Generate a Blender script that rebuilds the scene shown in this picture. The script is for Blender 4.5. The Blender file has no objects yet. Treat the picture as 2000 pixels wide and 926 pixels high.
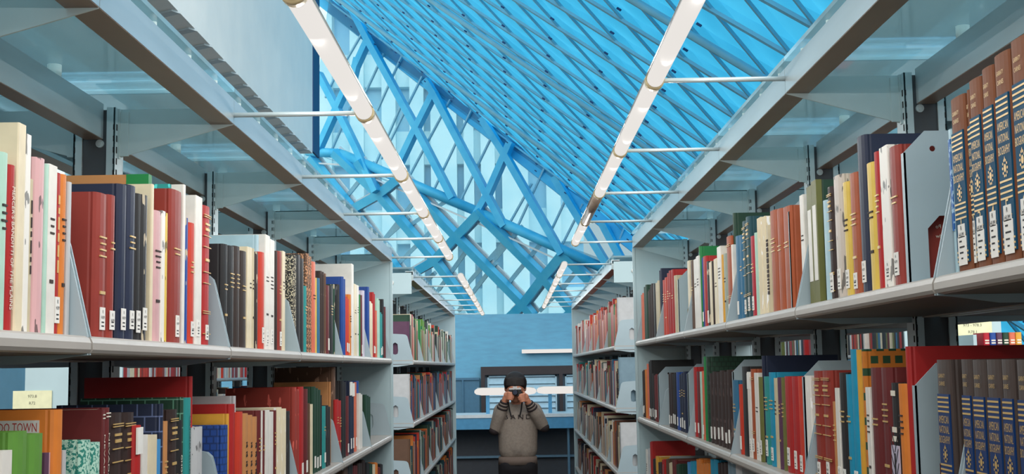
import bpy, bmesh, math, random
from mathutils import Vector, Matrix
from mathutils.geometry import tessellate_polygon
random.seed(7)
SC = bpy.context.scene
COL = SC.collection
R = math.radians
PI = math.pi

# ------------------------------------------------------------------ camera
cam_data = bpy.data.cameras.new('camera')
cam = bpy.data.objects.new('camera', cam_data); COL.objects.link(cam)
cam_data.sensor_width = 36.0; cam_data.lens = 2450/2000*36.0
cam_data.clip_start = 0.02; cam_data.clip_end = 400
_p = math.atan(255/2450.); _f = 0.016
_fw = Vector((0, math.cos(_p), math.sin(_p))); _r0 = Vector((1, 0, 0)); _u0 = Vector((0, -math.sin(_p), math.cos(_p)))
_r = math.cos(_f)*_r0 - math.sin(_f)*_u0; _u = math.sin(_f)*_r0 + math.cos(_f)*_u0
cam.matrix_world = Matrix(((_r.x, _u.x, -_fw.x, 0), (_r.y, _u.y, -_fw.y, 0), (_r.z, _u.z, -_fw.z, 1.75), (0, 0, 0, 1)))
SC.camera = cam

# ------------------------------------------------------------------ world, sun, exposure
SC.view_settings.view_transform = 'Standard'; SC.view_settings.look = 'None'
SC.view_settings.gamma = 1.0; SC.view_settings.use_curve_mapping = False
SC.view_settings.exposure = 0.0
W = bpy.data.worlds.new('overcast_sky'); SC.world = W; W.use_nodes = True
W.node_tree.nodes['Background'].inputs[0].default_value = (0.80, 0.82, 0.82, 1)
W.node_tree.nodes['Background'].inputs[1].default_value = 1.05
def sun(name, direction, strength, angle, color):
    d = bpy.data.lights.new(name, 'SUN'); d.energy = strength; d.angle = R(angle); d.color = color
    o = bpy.data.objects.new(name, d); COL.objects.link(o)
    o.rotation_euler = Vector(direction).to_track_quat('-Z', 'Y').to_euler(); return o
sun('daylight', (0.30, 0.95, -0.75), 2.4, 60, (1, 0.97, 0.92))
sun('roof_daylight', (-0.75, -0.25, -0.75), 1.5, 40, (0.95, 0.98, 1.0))
sun('side_fill', (-0.40, 0.88, -0.28), 1.6, 45, (1, 0.98, 0.95))  # added fill sun, whitens the concrete beam and the camera-facing steel

# ------------------------------------------------------------------ helpers
def lin(c):
    r = []
    for v in c:
        v = v/255.
        r.append(v/12.92 if v <= .04045 else ((v+.055)/1.055)**2.4)
    return (r[0], r[1], r[2], 1)
_mats = {}
def mat(key, rgb, rough=.6, metal=0., kind=None, rgb2=None, scale=20., amt=.5, spec=.4, stretch=(1, 1, 1)):
    if key in _mats: return _mats[key]
    m = bpy.data.materials.new(key); m.use_nodes = True; nt = m.node_tree
    b = nt.nodes['Principled BSDF']
    b.inputs['Roughness'].default_value = rough; b.inputs['Metallic'].default_value = metal
    b.inputs['Specular IOR Level'].default_value = spec
    c1 = lin(rgb); b.inputs['Base Color'].default_value = c1
    tc = nt.nodes.new('ShaderNodeTexCoord'); mp = nt.nodes.new('ShaderNodeMapping')
    mp.inputs['Scale'].default_value = stretch
    nt.links.new(tc.outputs['Object'], mp.inputs['Vector'])
    if kind in (None, 'soft'):
        n = nt.nodes.new('ShaderNodeTexNoise'); n.inputs['Scale'].default_value = scale; n.inputs['Detail'].default_value = 3
        nt.links.new(mp.outputs[0], n.inputs['Vector'])
        r = nt.nodes.new('ShaderNodeValToRGB'); r.color_ramp.elements[0].position = .3; r.color_ramp.elements[1].position = .7
        k = .88 if rgb2 is None else 1
        r.color_ramp.elements[0].color = tuple(v*k for v in c1[:3])+(1,)
        r.color_ramp.elements[1].color = c1 if rgb2 is None else lin(rgb2)
        nt.links.new(n.outputs['Fac'], r.inputs[0]); nt.links.new(r.outputs[0], b.inputs['Base Color'])
    elif kind == 'speckle':
        n = nt.nodes.new('ShaderNodeTexNoise'); n.inputs['Scale'].default_value = scale; n.inputs['Detail'].default_value = 2
        nt.links.new(mp.outputs[0], n.inputs['Vector'])
        r = nt.nodes.new('ShaderNodeValToRGB'); r.color_ramp.interpolation = 'CONSTANT'
        r.color_ramp.elements[0].position = 0; r.color_ramp.elements[0].color = c1
        r.color_ramp.elements[1].position = amt; r.color_ramp.elements[1].color = lin(rgb2)
        nt.links.new(n.outputs['Fac'], r.inputs[0]); nt.links.new(r.outputs[0], b.inputs['Base Color'])
    elif kind == 'brick':
        n = nt.nodes.new('ShaderNodeTexBrick'); n.inputs['Scale'].default_value = scale; n.offset = .5
        sep = nt.nodes.new('ShaderNodeSeparateXYZ'); cb = nt.nodes.new('ShaderNodeCombineXYZ'); ad = nt.nodes.new('ShaderNodeMath'); ad.operation = 'ADD'
        nt.links.new(mp.outputs[0], sep.inputs[0]); nt.links.new(sep.outputs[0], ad.inputs[0]); nt.links.new(sep.outputs[1], ad.inputs[1])
        nt.links.new(ad.outputs[0], cb.inputs[0]); nt.links.new(sep.outputs[2], cb.inputs[1]); nt.links.new(cb.outputs[0], n.inputs['Vector'])
        n.inputs['Color1'].default_value = c1; n.inputs['Color2'].default_value = c1; n.inputs['Mortar'].default_value = lin(rgb2)
        n.inputs['Mortar Size'].default_value = amt; n.inputs['Brick Width'].default_value = .25; n.inputs['Row Height'].default_value = .25
        nt.links.new(n.outputs['Color'], b.inputs['Base Color'])
    _mats[key] = m; return m
def emis(key, rgb, strength):
    m = bpy.data.materials.new(key); m.use_nodes = True; nt = m.node_tree
    b = nt.nodes['Principled BSDF']; b.inputs['Base Color'].default_value = (.01, .01, .01, 1); b.inputs['Specular IOR Level'].default_value = 0
    b.inputs['Emission Color'].default_value = rgb+(1,); b.inputs['Emission Strength'].default_value = strength
    b.inputs['Roughness'].default_value = .5; return m
def glass(key, tint, haze, hazecol, gloss=.12):
    m = bpy.data.materials.new(key); m.use_nodes = True; nt = m.node_tree; nt.nodes.clear()
    out = nt.nodes.new('ShaderNodeOutputMaterial'); t = nt.nodes.new('ShaderNodeBsdfTransparent'); t.inputs[0].default_value = tint+(1,)
    g = nt.nodes.new('ShaderNodeBsdfGlossy'); g.inputs['Roughness'].default_value = .05; g.inputs[0].default_value = (.9, .95, 1, 1)
    d = nt.nodes.new('ShaderNodeBsdfTranslucent'); d.inputs[0].default_value = hazecol+(1,)
    d2 = nt.nodes.new('ShaderNodeBsdfDiffuse'); d2.inputs[0].default_value = hazecol+(1,)
    md = nt.nodes.new('ShaderNodeMixShader'); md.inputs[0].default_value = .5
    nt.links.new(d.outputs[0], md.inputs[1]); nt.links.new(d2.outputs[0], md.inputs[2])
    m1 = nt.nodes.new('ShaderNodeMixShader'); m1.inputs[0].default_value = haze
    nt.links.new(t.outputs[0], m1.inputs[1]); nt.links.new(md.outputs[0], m1.inputs[2])
    m2 = nt.nodes.new('ShaderNodeMixShader'); lw = nt.nodes.new('ShaderNodeFresnel'); lw.inputs[0].default_value = 1.22
    nt.links.new(lw.outputs[0], m2.inputs[0]); nt.links.new(m1.outputs[0], m2.inputs[1]); nt.links.new(g.outputs[0], m2.inputs[2])
    nt.links.new(m2.outputs[0], out.inputs[0]); return m

class MB:
    def __init__(s): s.v = []; s.f = []; s.m = []
    def add(s, vs, fs, mi=0):
        n = len(s.v); s.v += [tuple(v) for v in vs]; s.f += [tuple(i+n for i in f) for f in fs]; s.m += [mi]*len(fs)
    def box(s, a, b, mi=0):
        (x0, y0, z0), (x1, y1, z1) = a, b
        x0, x1 = min(x0, x1), max(x0, x1); y0, y1 = min(y0, y1), max(y0, y1); z0, z1 = min(z0, z1), max(z0, z1)
        s.add([(x0, y0, z0), (x1, y0, z0), (x1, y1, z0), (x0, y1, z0), (x0, y0, z1), (x1, y0, z1), (x1, y1, z1), (x0, y1, z1)],
              [(0, 3, 2, 1), (4, 5, 6, 7), (0, 1, 5, 4), (1, 2, 6, 5), (2, 3, 7, 6), (3, 0, 4, 7)], mi)
    def prism(s, pts, fn, h0, h1, mi=0, holes=()):
        """pts: 2-D outline, fn(u, v, h) -> xyz, extruded from h0 to h1, with optional holes"""
        loops = [list(pts)]+[list(h) for h in holes]
        flat = [p for l in loops for p in l]; n = len(flat)
        tris = tessellate_polygon([[Vector((p[0], p[1], 0)) for p in l] for l in loops])
        vs = [fn(p[0], p[1], h0) for p in flat]+[fn(p[0], p[1], h1) for p in flat]
        fs = [tuple(t) for t in tris]+[tuple(i+n for i in reversed(t)) for t in tris]
        o = 0
        for l in loops:
            k = len(l)
            for i in range(k):
                j = (i+1) % k; fs.append((o+i, o+j, o+j+n, o+i+n))
            o += k
        s.add(vs, fs, mi)
    def tube(s, a, b, r0, r1=None, n=12, mi=0, cap=True):
        r1 = r0 if r1 is None else r1
        a = Vector(a); b = Vector(b); d = (b-a).normalized()
        x = d.orthogonal().normalized(); y = d.cross(x)
        vs = []
        for c, r in ((a, r0), (b, r1)):
            for i in range(n):
                t = 2*PI*i/n; vs.append(c+x*math.cos(t)*r+y*math.sin(t)*r)
        fs = [(i, (i+1) % n, (i+1) % n+n, i+n) for i in range(n)]
        if cap: fs += [tuple(range(n-1, -1, -1)), tuple(range(n, 2*n))]
        s.add(vs, fs, mi)
    def bar(s, a, b, w, h, up=(0, 0, 1), mi=0):
        a = Vector(a); b = Vector(b); d = (b-a).normalized(); u = Vector(up); sd = d.cross(u).normalized(); u = sd.cross(d).normalized()
        vs = [c+sd*i*w/2+u*j*h/2 for c in (a, b) for i, j in ((-1, -1), (1, -1), (1, 1), (-1, 1))]
        s.add(vs, [(0, 1, 2, 3), (7, 6, 5, 4), (0, 4, 5, 1), (1, 5, 6, 2), (2, 6, 7, 3), (3, 7, 4, 0)], mi)
    def ball(s, c, r, sc=(1, 1, 1), nu=14, nv=9, mi=0):
        vs = [(c[0], c[1], c[2]-r*sc[2])]
        for j in range(1, nv):
            p = -PI/2+PI*j/nv
            for i in range(nu):
                t = 2*PI*i/nu; vs.append((c[0]+r*sc[0]*math.cos(p)*math.cos(t), c[1]+r*sc[1]*math.cos(p)*math.sin(t), c[2]+r*sc[2]*math.sin(p)))
        vs.append((c[0], c[1], c[2]+r*sc[2])); e = len(vs)-1
        fs = [(0, (i+1) % nu+1, i+1) for i in range(nu)]
        for j in range(nv-2):
            o = 1+j*nu
            fs += [(o+i, o+(i+1) % nu, o+nu+(i+1) % nu, o+nu+i) for i in range(nu)]
        o = 1+(nv-2)*nu; fs += [(o+i, o+(i+1) % nu, e) for i in range(nu)]
        s.add(vs, fs, mi)
    def mesh(s, name, mats, smooth=False):
        me = bpy.data.meshes.new(name); me.from_pydata(s.v, [], s.f)
        for m in (mats if isinstance(mats, (list, tuple)) else [mats]): me.materials.append(m)
        for p, i in zip(me.polygons, s.m): p.material_index = i; p.use_smooth = smooth
        bm = bmesh.new(); bm.from_mesh(me); bmesh.ops.recalc_face_normals(bm, faces=bm.faces); bm.to_mesh(me); bm.free()
        me.update(); return me
    def build(s, name, mats, parent=None, loc=(0, 0, 0), smooth=False, rotz=0):
        return inst(name, s.mesh(name, mats, smooth), parent, loc, rotz)
def inst(name, me, parent=None, loc=(0, 0, 0), rotz=0):
    o = bpy.data.objects.new(name, me); COL.objects.link(o); o.location = loc; o.rotation_euler = (0, 0, rotz)
    if parent: o.parent = parent
    return o
def tag(o, label=None, cat=None, group=None, kind=None):
    if label: o['label'] = label
    if cat: o['category'] = cat
    if group: o['group'] = group
    if kind: o['kind'] = kind
    return o
def empty(name, loc=(0, 0, 0), rotz=0):
    return inst(name, None, None, loc, rotz)
_txt = {}
def text_geo(s):
    """(verts, faces, width) of a line of text, cap height 1, centred on the origin"""
    if s in _txt: return _txt[s]
    cu = bpy.data.curves.new('t', 'FONT'); cu.body = s; cu.size = 1.4; cu.resolution_u = 2; cu.align_x = 'CENTER'; cu.align_y = 'CENTER'
    o = bpy.data.objects.new('t', cu); COL.objects.link(o)
    dg = bpy.context.evaluated_depsgraph_get(); me = bpy.data.meshes.new_from_object(o.evaluated_get(dg))
    vs = [tuple(v.co) for v in me.vertices]; fs = [tuple(p.vertices) for p in me.polygons]
    bpy.data.objects.remove(o); bpy.data.curves.remove(cu); bpy.data.meshes.remove(me)
    w = max(v[0] for v in vs)-min(v[0] for v in vs)
    _txt[s] = (vs, fs, w); return _txt[s]
def put_text(mb, s, fn, hgt, maxw, mi=0, fill=False):
    vs, fs, w = text_geo(s); k = hgt; kx = maxw/w if fill else min(hgt, maxw/w)
    mb.add([fn(v[0]*kx, v[1]*k) for v in vs], fs, mi)

# ------------------------------------------------------------------ materials
STEEL = mat('painted_steel', (178, 193, 195), .42, .15, scale=6, spec=.5)
RAIL = mat('brushed_rail', (178, 190, 194), .32, .55, scale=3, stretch=(8, 1, 8))
FLANGE = mat('shaded_flange', (132, 114, 102), .45, .2, scale=6)  # brown stands in for the shade on the rails' lower faces
STEEL_L = mat('light_steel', (185, 200, 204), .38, .3, scale=8)
STEEL_D = mat('dark_steel', (74, 76, 80), .5, .2, scale=8)
UNDER = mat('shelf_underside_shade', (92, 84, 80), .6, scale=5)  # same trays, darkened in colour to paint the shade beneath them
SHELF = mat('shelf_enamel', (176, 170, 163), .4, .1, scale=5)
PANEL = mat('end_panel_enamel', (176, 200, 206), .5, .05, scale=3)
DIV = mat('divider_enamel', (164, 182, 190), .45, .15, scale=5)
HOLE = mat('slot_shadow', (20, 22, 26), .9)
WHITE = mat('white_plastic', (235, 235, 228), .5)
GOLD = mat('gold_foil', (222, 186, 118), .4, .25, spec=.6)
GLASS = glass('canopy_glass', (.74, .94, 1.0), .44, (.66, .93, 1.0))
CONC = mat('concrete', (215, 222, 220), .85, scale=2.5, rgb2=(226, 230, 226))
TUBE = emis('fluorescent_tube', (1, .955, .905), .82)
TUBE_OFF = mat('unlit_tube', (130, 112, 100), .4, scale=30, rgb2=(165, 150, 135))
COLLAR = mat('tube_collar', (196, 180, 142), .4, .3)
BLUE = mat('blue_ceiling_panel', (58, 172, 216), .7, scale=1.2, rgb2=(72, 186, 228))
def _translucent(m, fac):
    nt = m.node_tree; b = nt.nodes['Principled BSDF']; out = nt.nodes['Material Output']
    t = nt.nodes.new('ShaderNodeBsdfTranslucent'); mx = nt.nodes.new('ShaderNodeMixShader'); mx.inputs[0].default_value = fac
    src = b.inputs['Base Color'].links[0].from_socket; nt.links.new(src, t.inputs[0])
    nt.links.new(b.outputs[0], mx.inputs[1]); nt.links.new(t.outputs[0], mx.inputs[2]); nt.links.new(mx.outputs[0], out.inputs['Surface'])
_translucent(BLUE, .6)      # backlit glazing behind blue mesh
RIB = mat('blue_grey_rib', (128, 196, 218), .6, scale=3)
BEAM = mat('blue_steel_beam', (62, 186, 232), .5, .05, scale=2, rgb2=(92, 204, 240))
MULL = mat('blue_mullion', (150, 208, 226), .5)
LEDGE = mat('pale_sill', (215, 232, 235), .5)
LAMP_W = 1.2
# measured tables: y of near and far face, height, colour, style, setback
L1 = [
    (1.515, 1.545, 0.217, 'beige', '', 0), (1.545, 1.575, 0.241, 'pale blue', 't', 0), (1.581, 1.608, 0.229, 'mint', 't', 0), 
    (1.609, 1.633, 0.217, 'red', "V|MERCER'S BANDITTI OF THE PLAINS|w", 0), (1.635, 1.661, 0.277, 'cream', 'Y', 0), (1.661, 1.68, 0.267, 'white', 'm', 0), 
    (1.68, 1.699, 0.209, 'beige', 't', 0), (1.699, 1.734, 0.242, 'pink', 'mw', 0), (1.734, 1.746, 0.238, 'mint', '', 0), 
    (1.746, 1.779, 0.24, 'white', 't', 0), (1.779, 1.8, 0.233, 'red', 'tL', 0), (1.8, 1.823, 0.234, 'orange', 't', 0), 
    (1.825, 1.838, 0.226, 'silver', '', 0), (1.951, 2.006, 0.229, 'brick', 'tL', 0), (2.009, 2.045, 0.233, 'brick', 'tL', 0), 
    (2.066, 2.105, 0.259, 'navy', 'L', 0), (2.108, 2.157, 0.264, 'navy', 'tL', 0), (2.16, 2.187, 0.256, 'black', 'L', 0), 
    (2.187, 2.227, 0.258, 'black', 'mL', 0), (2.271, 2.29, 0.306, 'tan', 'G', 0.012), (2.249, 2.262, 0.285, 'cream', '', 0), 
    (2.262, 2.315, 0.24, 'pink', 't', 0), (2.315, 2.339, 0.245, 'white', 'm', 0), (2.339, 2.363, 0.244, 'yellow', 'm', 0), 
    (2.418, 2.432, 0.31, 'teal', 'w', 0.015), (2.381, 2.462, 0.296, 'brick', 'tL', 0), (2.466, 2.482, 0.316, 'white', '', 0), 
    (2.482, 2.509, 0.252, 'blue', 'm', 0), (2.513, 2.558, 0.246, 'scarlet', 'tL', 0), (2.562, 2.617, 0.308, 'white', 'L', 0), 
    (2.621, 2.692, 0.296, 'red', 'BL', 0), (2.812, 2.857, 0.232, 'black', 't', 0), (2.868, 2.926, 0.234, 'black', 't', 0), 
    (2.931, 2.986, 0.239, 'dark brown', 't', 0), (2.998, 3.061, 0.234, 'dark brown', 't', 0), (3.067, 3.091, 0.25, 'cream', '', 0), 
    (3.091, 3.121, 0.251, 'cream', 't', 0), (3.121, 3.152, 0.251, 'beige', 't', 0), (3.159, 3.197, 0.246, 'dark brown', 'm', 0), 
    (3.246, 3.266, 0.298, 'pale blue', '', 0.01), (3.223, 3.282, 0.252, 'scarlet', 'L', 0), (3.289, 3.351, 0.304, 'white', 'tL', 0), 
    (3.353, 3.415, 0.298, 'white', 'tL', 0), (3.431, 3.461, 0.273, 'dark brown', '', 0), (3.469, 3.53, 0.277, 'brick', 'tL', 0), 
    (3.538, 3.578, 0.283, 'cream', 't', 0), (3.72, 3.764, 0.288, 'speckled', 's', 0), (3.773, 3.836, 0.295, 'black', '', 0), 
    (3.838, 3.9, 0.289, 'black', '', 0), (3.912, 3.951, 0.208, 'teal', 't', 0), (3.961, 4.004, 0.315, 'brown', 'sw', 0), 
    (4.006, 4.049, 0.309, 'brown', 'sw', 0), (4.062, 4.136, 0.298, 'salmon', 't', 0), (4.146, 4.168, 0.25, 'yellow', '', 0), 
    (4.179, 4.223, 0.252, 'steel blue', '', 0), (4.234, 4.268, 0.28, 'dark brown', 'w', 0), (4.28, 4.315, 0.28, 'dark brown', 'w', 0), 
    (4.326, 4.362, 0.278, 'brown', 'w', 0), (4.374, 4.447, 0.241, 'maroon', 'L', 0), (4.459, 4.536, 0.247, 'black', 't', 0), 
    (4.549, 4.58, 0.255, 'dark green', 'm', 0), (4.641, 4.71, 0.262, 'black', 'w', 0), (4.78, 4.822, 0.3, 'blue', '', 0), 
    (4.824, 4.866, 0.294, 'blue', '', 0), (4.883, 4.926, 0.229, 'scarlet', 'L', 0), (4.928, 4.972, 0.223, 'scarlet', 'L', 0), 
    (4.99, 5.037, 0.244, 'orange', 't', 0), (5.053, 5.118, 0.373, 'white', '', 0), (5.134, 5.218, 0.296, 'cream', 't', 0), 
    (5.235, 5.287, 0.297, 'white', 't', 0), (5.305, 5.34, 0.262, 'green', '', 0), (5.358, 5.412, 0.263, 'maroon', 'L', 0), 
    (5.431, 5.494, 0.287, 'lilac', '', 0), (5.622, 5.682, 0.315, 'blue', '', 0), (5.702, 5.752, 0.254, 'cream', '', 0), 
    (5.754, 5.804, 0.248, 'cream', '', 0), (5.827, 5.868, 0.303, 'red', 'L', 0), (5.87, 5.911, 0.297, 'red', 'L', 0), 
    (5.935, 6.002, 0.223, 'salmon', '', 0), (6.025, 6.069, 0.285, 'mint', '', 0), (6.071, 6.115, 0.279, 'mint', '', 0), 
    (6.141, 6.186, 0.223, 'teal', 'L', 0), (6.188, 6.234, 0.217, 'teal', 'L', 0), (6.261, 6.31, 0.294, 'black', '', 0), 
    (6.335, 6.408, 0.26, 'maroon', '', 0), 
]
L2 = [
    (1.558, 1.581, 0.251, 'beige', '', 0), (1.584, 1.603, 0.306, 'black', '', 0), (1.606, 1.641, 0.234, 'white', 't', 0), 
    (1.642, 1.697, 0.256, 'leaf green', 'r', 0), (1.699, 1.754, 0.25, 'leaf green', 'r', 0), (1.758, 1.771, 0.222, 'plum', 't', 0), 
    (1.773, 1.787, 0.221, 'pink', 't', 0), (1.789, 1.825, 0.28, 'orange', 'C', 0), (1.827, 1.838, 0.221, 'silver', '', 0), 
    (1.906, 1.948, 0.23, 'mint', 'tc', 0), (1.95, 1.993, 0.224, 'mint', 'tc', 0), (1.997, 2.009, 0.274, 'maroon', 'N', 0), 
    (2.012, 2.037, 0.276, 'maroon', 'N', 0), (2.04, 2.103, 0.266, 'espresso', 'BW', 0), (2.106, 2.17, 0.264, 'espresso', 'BW', 0), 
    (2.14, 2.172, 0.242, 'red', 'h', -0.01), (2.209, 2.245, 0.222, 'white', '', 0), (2.248, 2.303, 0.219, 'cream', '', 0), 
    (2.306, 2.333, 0.209, 'sky blue', 't', 0), (2.336, 2.353, 0.273, 'navy', 'g', 0), (2.356, 2.38, 0.24, 'tan', 't', 0), 
    (2.384, 2.445, 0.26, 'espresso', 'BW', 0), (2.449, 2.479, 0.238, 'black', 'V|GHOST TOWN|w', 0), (2.483, 2.498, 0.282, 'dark green', 'g', 0), 
    (2.502, 2.545, 0.28, 'teal', 'V|CALIFORNIA HISTORICAL LANDMARKS|k', 0), (2.627, 2.644, 0.322, 'red', '', 0.02), 
    (2.569, 2.649, 0.218, 'silver', 'm', 0), (2.825, 2.875, 0.211, 'blue', 'eL', 0), (2.88, 2.896, 0.235, 'amber', '', 0), 
    (2.901, 2.943, 0.256, 'red', '', 0), (2.994, 3.01, 0.273, 'silver', '', 0.01), (2.97, 3.032, 0.235, 'scarlet', '', 0), 
    (3.037, 3.09, 0.229, 'tan', 'X', 0), (3.092, 3.144, 0.223, 'tan', 'X', 0), (3.146, 3.198, 0.217, 'tan', 'X', 0), 
    (3.206, 3.245, 0.231, 'maroon', 't', 0), (3.251, 3.265, 0.229, 'white', '', 0), (3.271, 3.298, 0.229, 'maroon', 't', 0), 
    (3.305, 3.355, 0.228, 'white', '', 0), (3.357, 3.408, 0.222, 'white', '', 0), (3.417, 3.453, 0.224, 'maroon', 't', 0), 
    (3.461, 3.528, 0.23, 'cream', 'w', 0), (3.53, 3.598, 0.224, 'cream', 'w', 0), (3.608, 3.666, 0.215, 'black', 'w', 0), 
    (3.725, 3.771, 0.281, 'brick', 'w', 0), (3.773, 3.82, 0.275, 'brick', 'w', 0), (3.831, 3.905, 0.281, 'red', 'L', 0), 
    (3.915, 3.983, 0.273, 'maroon', 'L', 0), (3.993, 4.022, 0.227, 'brown', '', 0), (4.033, 4.073, 0.223, 'cream', '', 0), 
    (4.084, 4.136, 0.278, 'dark green', 'L', 0), (4.138, 4.189, 0.272, 'dark green', 'L', 0), (4.191, 4.243, 0.266, 'dark green', 'L', 0), 
    (4.257, 4.279, 0.247, 'black', '', 0), (4.291, 4.36, 0.208, 'teal', 'tL', 0), (4.372, 4.419, 0.209, 'black', 'w', 0), 
    (4.421, 4.467, 0.203, 'black', 'w', 0), (4.565, 4.58, 0.289, 'tan', '', 0.012), (4.602, 4.668, 0.342, 'brown', 'w', 0.01), 
    (4.61, 4.677, 0.223, 'red', 't', 0), (4.679, 4.745, 0.217, 'red', 't', 0), (4.761, 4.816, 0.29, 'black', '', 0), (4.818, 4.874, 0.284, 'black', '', 0), 
    (4.891, 4.967, 0.229, 'maroon', 'L', 0), (4.982, 5.052, 0.287, 'navy', 'hL', 0), (5.054, 5.123, 0.281, 'navy', 'hL', 0), 
    (5.142, 5.208, 0.28, 'salmon', 'L', 0), (5.306, 5.358, 0.284, 'blue', '', 0.01), (5.294, 5.346, 0.232, 'white', '', 0), 
    (5.348, 5.399, 0.226, 'white', '', 0), (5.518, 5.579, 0.221, 'dark green', '', 0), (5.581, 5.643, 0.215, 'dark green', '', 0), 
    (5.645, 5.706, 0.209, 'dark green', '', 0), 
]
L3 = [
    (4.812, 4.868, 0.365, 'brown', 't', 0), (4.87, 4.927, 0.359, 'brown', 't', 0), (4.944, 5.012, 0.358, 'black', '', 0), 
    (5.014, 5.082, 0.352, 'black', '', 0), (5.1, 5.164, 0.337, 'maroon', 't', 0), (5.166, 5.23, 0.331, 'maroon', 't', 0), 
    (5.249, 5.317, 0.335, 'dark brown', '', 0), (5.319, 5.387, 0.329, 'dark brown', '', 0), (5.407, 5.449, 0.337, 'espresso', 't', 0), 
    (5.451, 5.492, 0.331, 'espresso', 't', 0), (5.556, 5.603, 0.314, 'black', '', 0), (5.605, 5.652, 0.308, 'black', '', 0), 
    (5.674, 5.722, 0.301, 'dark green', '', 0), (5.724, 5.773, 0.295, 'dark green', '', 0), (5.796, 5.881, 0.285, 'cream', '', 0), 
    (5.902, 5.944, 0.289, 'orange', '', 0), (5.946, 5.988, 0.283, 'orange', '', 0), (6.012, 6.056, 0.259, 'maroon', '', 0), 
    (6.058, 6.102, 0.253, 'maroon', '', 0), (6.127, 6.172, 0.265, 'black', '', 0), (6.174, 6.22, 0.259, 'black', '', 0), 
]
R1 = [
    (1.828, 1.838, 0.216, 'pale blue', 'q', 0), (2.081, 2.138, 0.239, 'brick', 'tLA', 0), (2.141, 2.189, 0.249, 'white', 'mL', 0), 
    (2.193, 2.224, 0.247, 'red', 't', 0), (2.227, 2.276, 0.234, 'yellow', 't', 0), (2.279, 2.334, 0.293, 'navy', 'L', 0), 
    (2.338, 2.395, 0.233, 'rust', 'tL', 0), (2.399, 2.444, 0.224, 'yellow', 'tL', 0), (2.448, 2.519, 0.246, 'patterned', 'mL', 0), 
    (2.523, 2.561, 0.232, 'espresso', 'BL', 0), (2.565, 2.603, 0.21, 'pale blue', '', 0), (2.643, 2.685, 0.263, 'dark green', 'OP', 0), 
    (2.687, 2.729, 0.257, 'dark green', 'OP', 0), (2.776, 2.81, 0.25, 'white', 't', 0), (2.915, 2.998, 0.244, 'rust', 'tN2', 0), 
    (3.004, 3.063, 0.249, 'rust', 'tN2', 0), (3.069, 3.149, 0.254, 'rust', 'tN2', 0), (3.156, 3.194, 0.225, 'beige', 'V|Dummy|x', 0), 
    (3.201, 3.247, 0.253, 'cream', 'w', 0), (3.254, 3.309, 0.257, 'cream', 'w', 0), (3.316, 3.352, 0.223, 'mint', '', 0), 
    (3.359, 3.41, 0.219, 'crimson', 'tL', 0), (3.418, 3.469, 0.279, 'dark teal', 'BL', 0), (3.471, 3.523, 0.273, 'dark teal', 'BL', 0), 
    (3.533, 3.573, 0.24, 'steel blue', 't', 0), (3.582, 3.64, 0.243, 'steel blue', 'L', 0), (3.705, 3.731, 0.323, 'dark green', '', 0.01), 
    (3.69, 3.709, 0.227, 'white', 'L', 0), (3.717, 3.798, 0.257, 'rust', 'bL', 0), (3.808, 3.854, 0.212, 'sage', 't', 0), 
    (3.864, 3.893, 0.213, 'amber', '', 0), (3.902, 3.971, 0.244, 'white', 't', 0), (3.982, 4.043, 0.212, 'cream', 't', 0), 
    (4.053, 4.085, 0.209, 'espresso', '', 0), (4.096, 4.139, 0.21, 'cream', '', 0), (4.15, 4.194, 0.217, 'black', 'mL', 0), 
    (4.205, 4.274, 0.24, 'red', '', 0), (4.286, 4.309, 0.24, 'blue', 'L', 0), (4.361, 4.398, 0.287, 'green', '', 0.006), 
    (4.369, 4.43, 0.255, 'white', 't', 0), (4.432, 4.492, 0.249, 'white', 't', 0), (4.507, 4.572, 0.25, 'brown', 't', 0), 
    (4.604, 4.654, 0.258, 'cream', '', 0), (4.993, 5.057, 0.232, 'beige', '', 0), (5.074, 5.14, 0.262, 'red', 't', 0), 
    (5.157, 5.215, 0.264, 'red', 't', 0), (5.217, 5.276, 0.258, 'red', 't', 0), (5.295, 5.367, 0.246, 'scarlet', 't', 0), 
    (5.369, 5.44, 0.24, 'scarlet', 't', 0), (5.518, 5.561, 0.301, 'navy', '', 0.006), (5.563, 5.607, 0.295, 'navy', '', 0.006), 
    (5.577, 5.645, 0.252, 'beige', '', 0), (5.647, 5.716, 0.246, 'beige', '', 0), (5.739, 5.824, 0.249, 'black', '', 0), 
    (5.845, 5.887, 0.256, 'espresso', '', 0), (5.889, 5.931, 0.25, 'espresso', '', 0), (5.956, 5.999, 0.235, 'dark brown', '', 0), 
    (6.001, 6.045, 0.229, 'dark brown', '', 0), (6.094, 6.164, 0.267, 'dark green', '', 0), (6.166, 6.236, 0.261, 'dark green', '', 0), 
    (6.263, 6.312, 0.236, 'salmon', '', 0), (6.314, 6.362, 0.23, 'salmon', '', 0), (6.432, 6.469, 0.245, 'cream', '', 0), 
]
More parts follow.
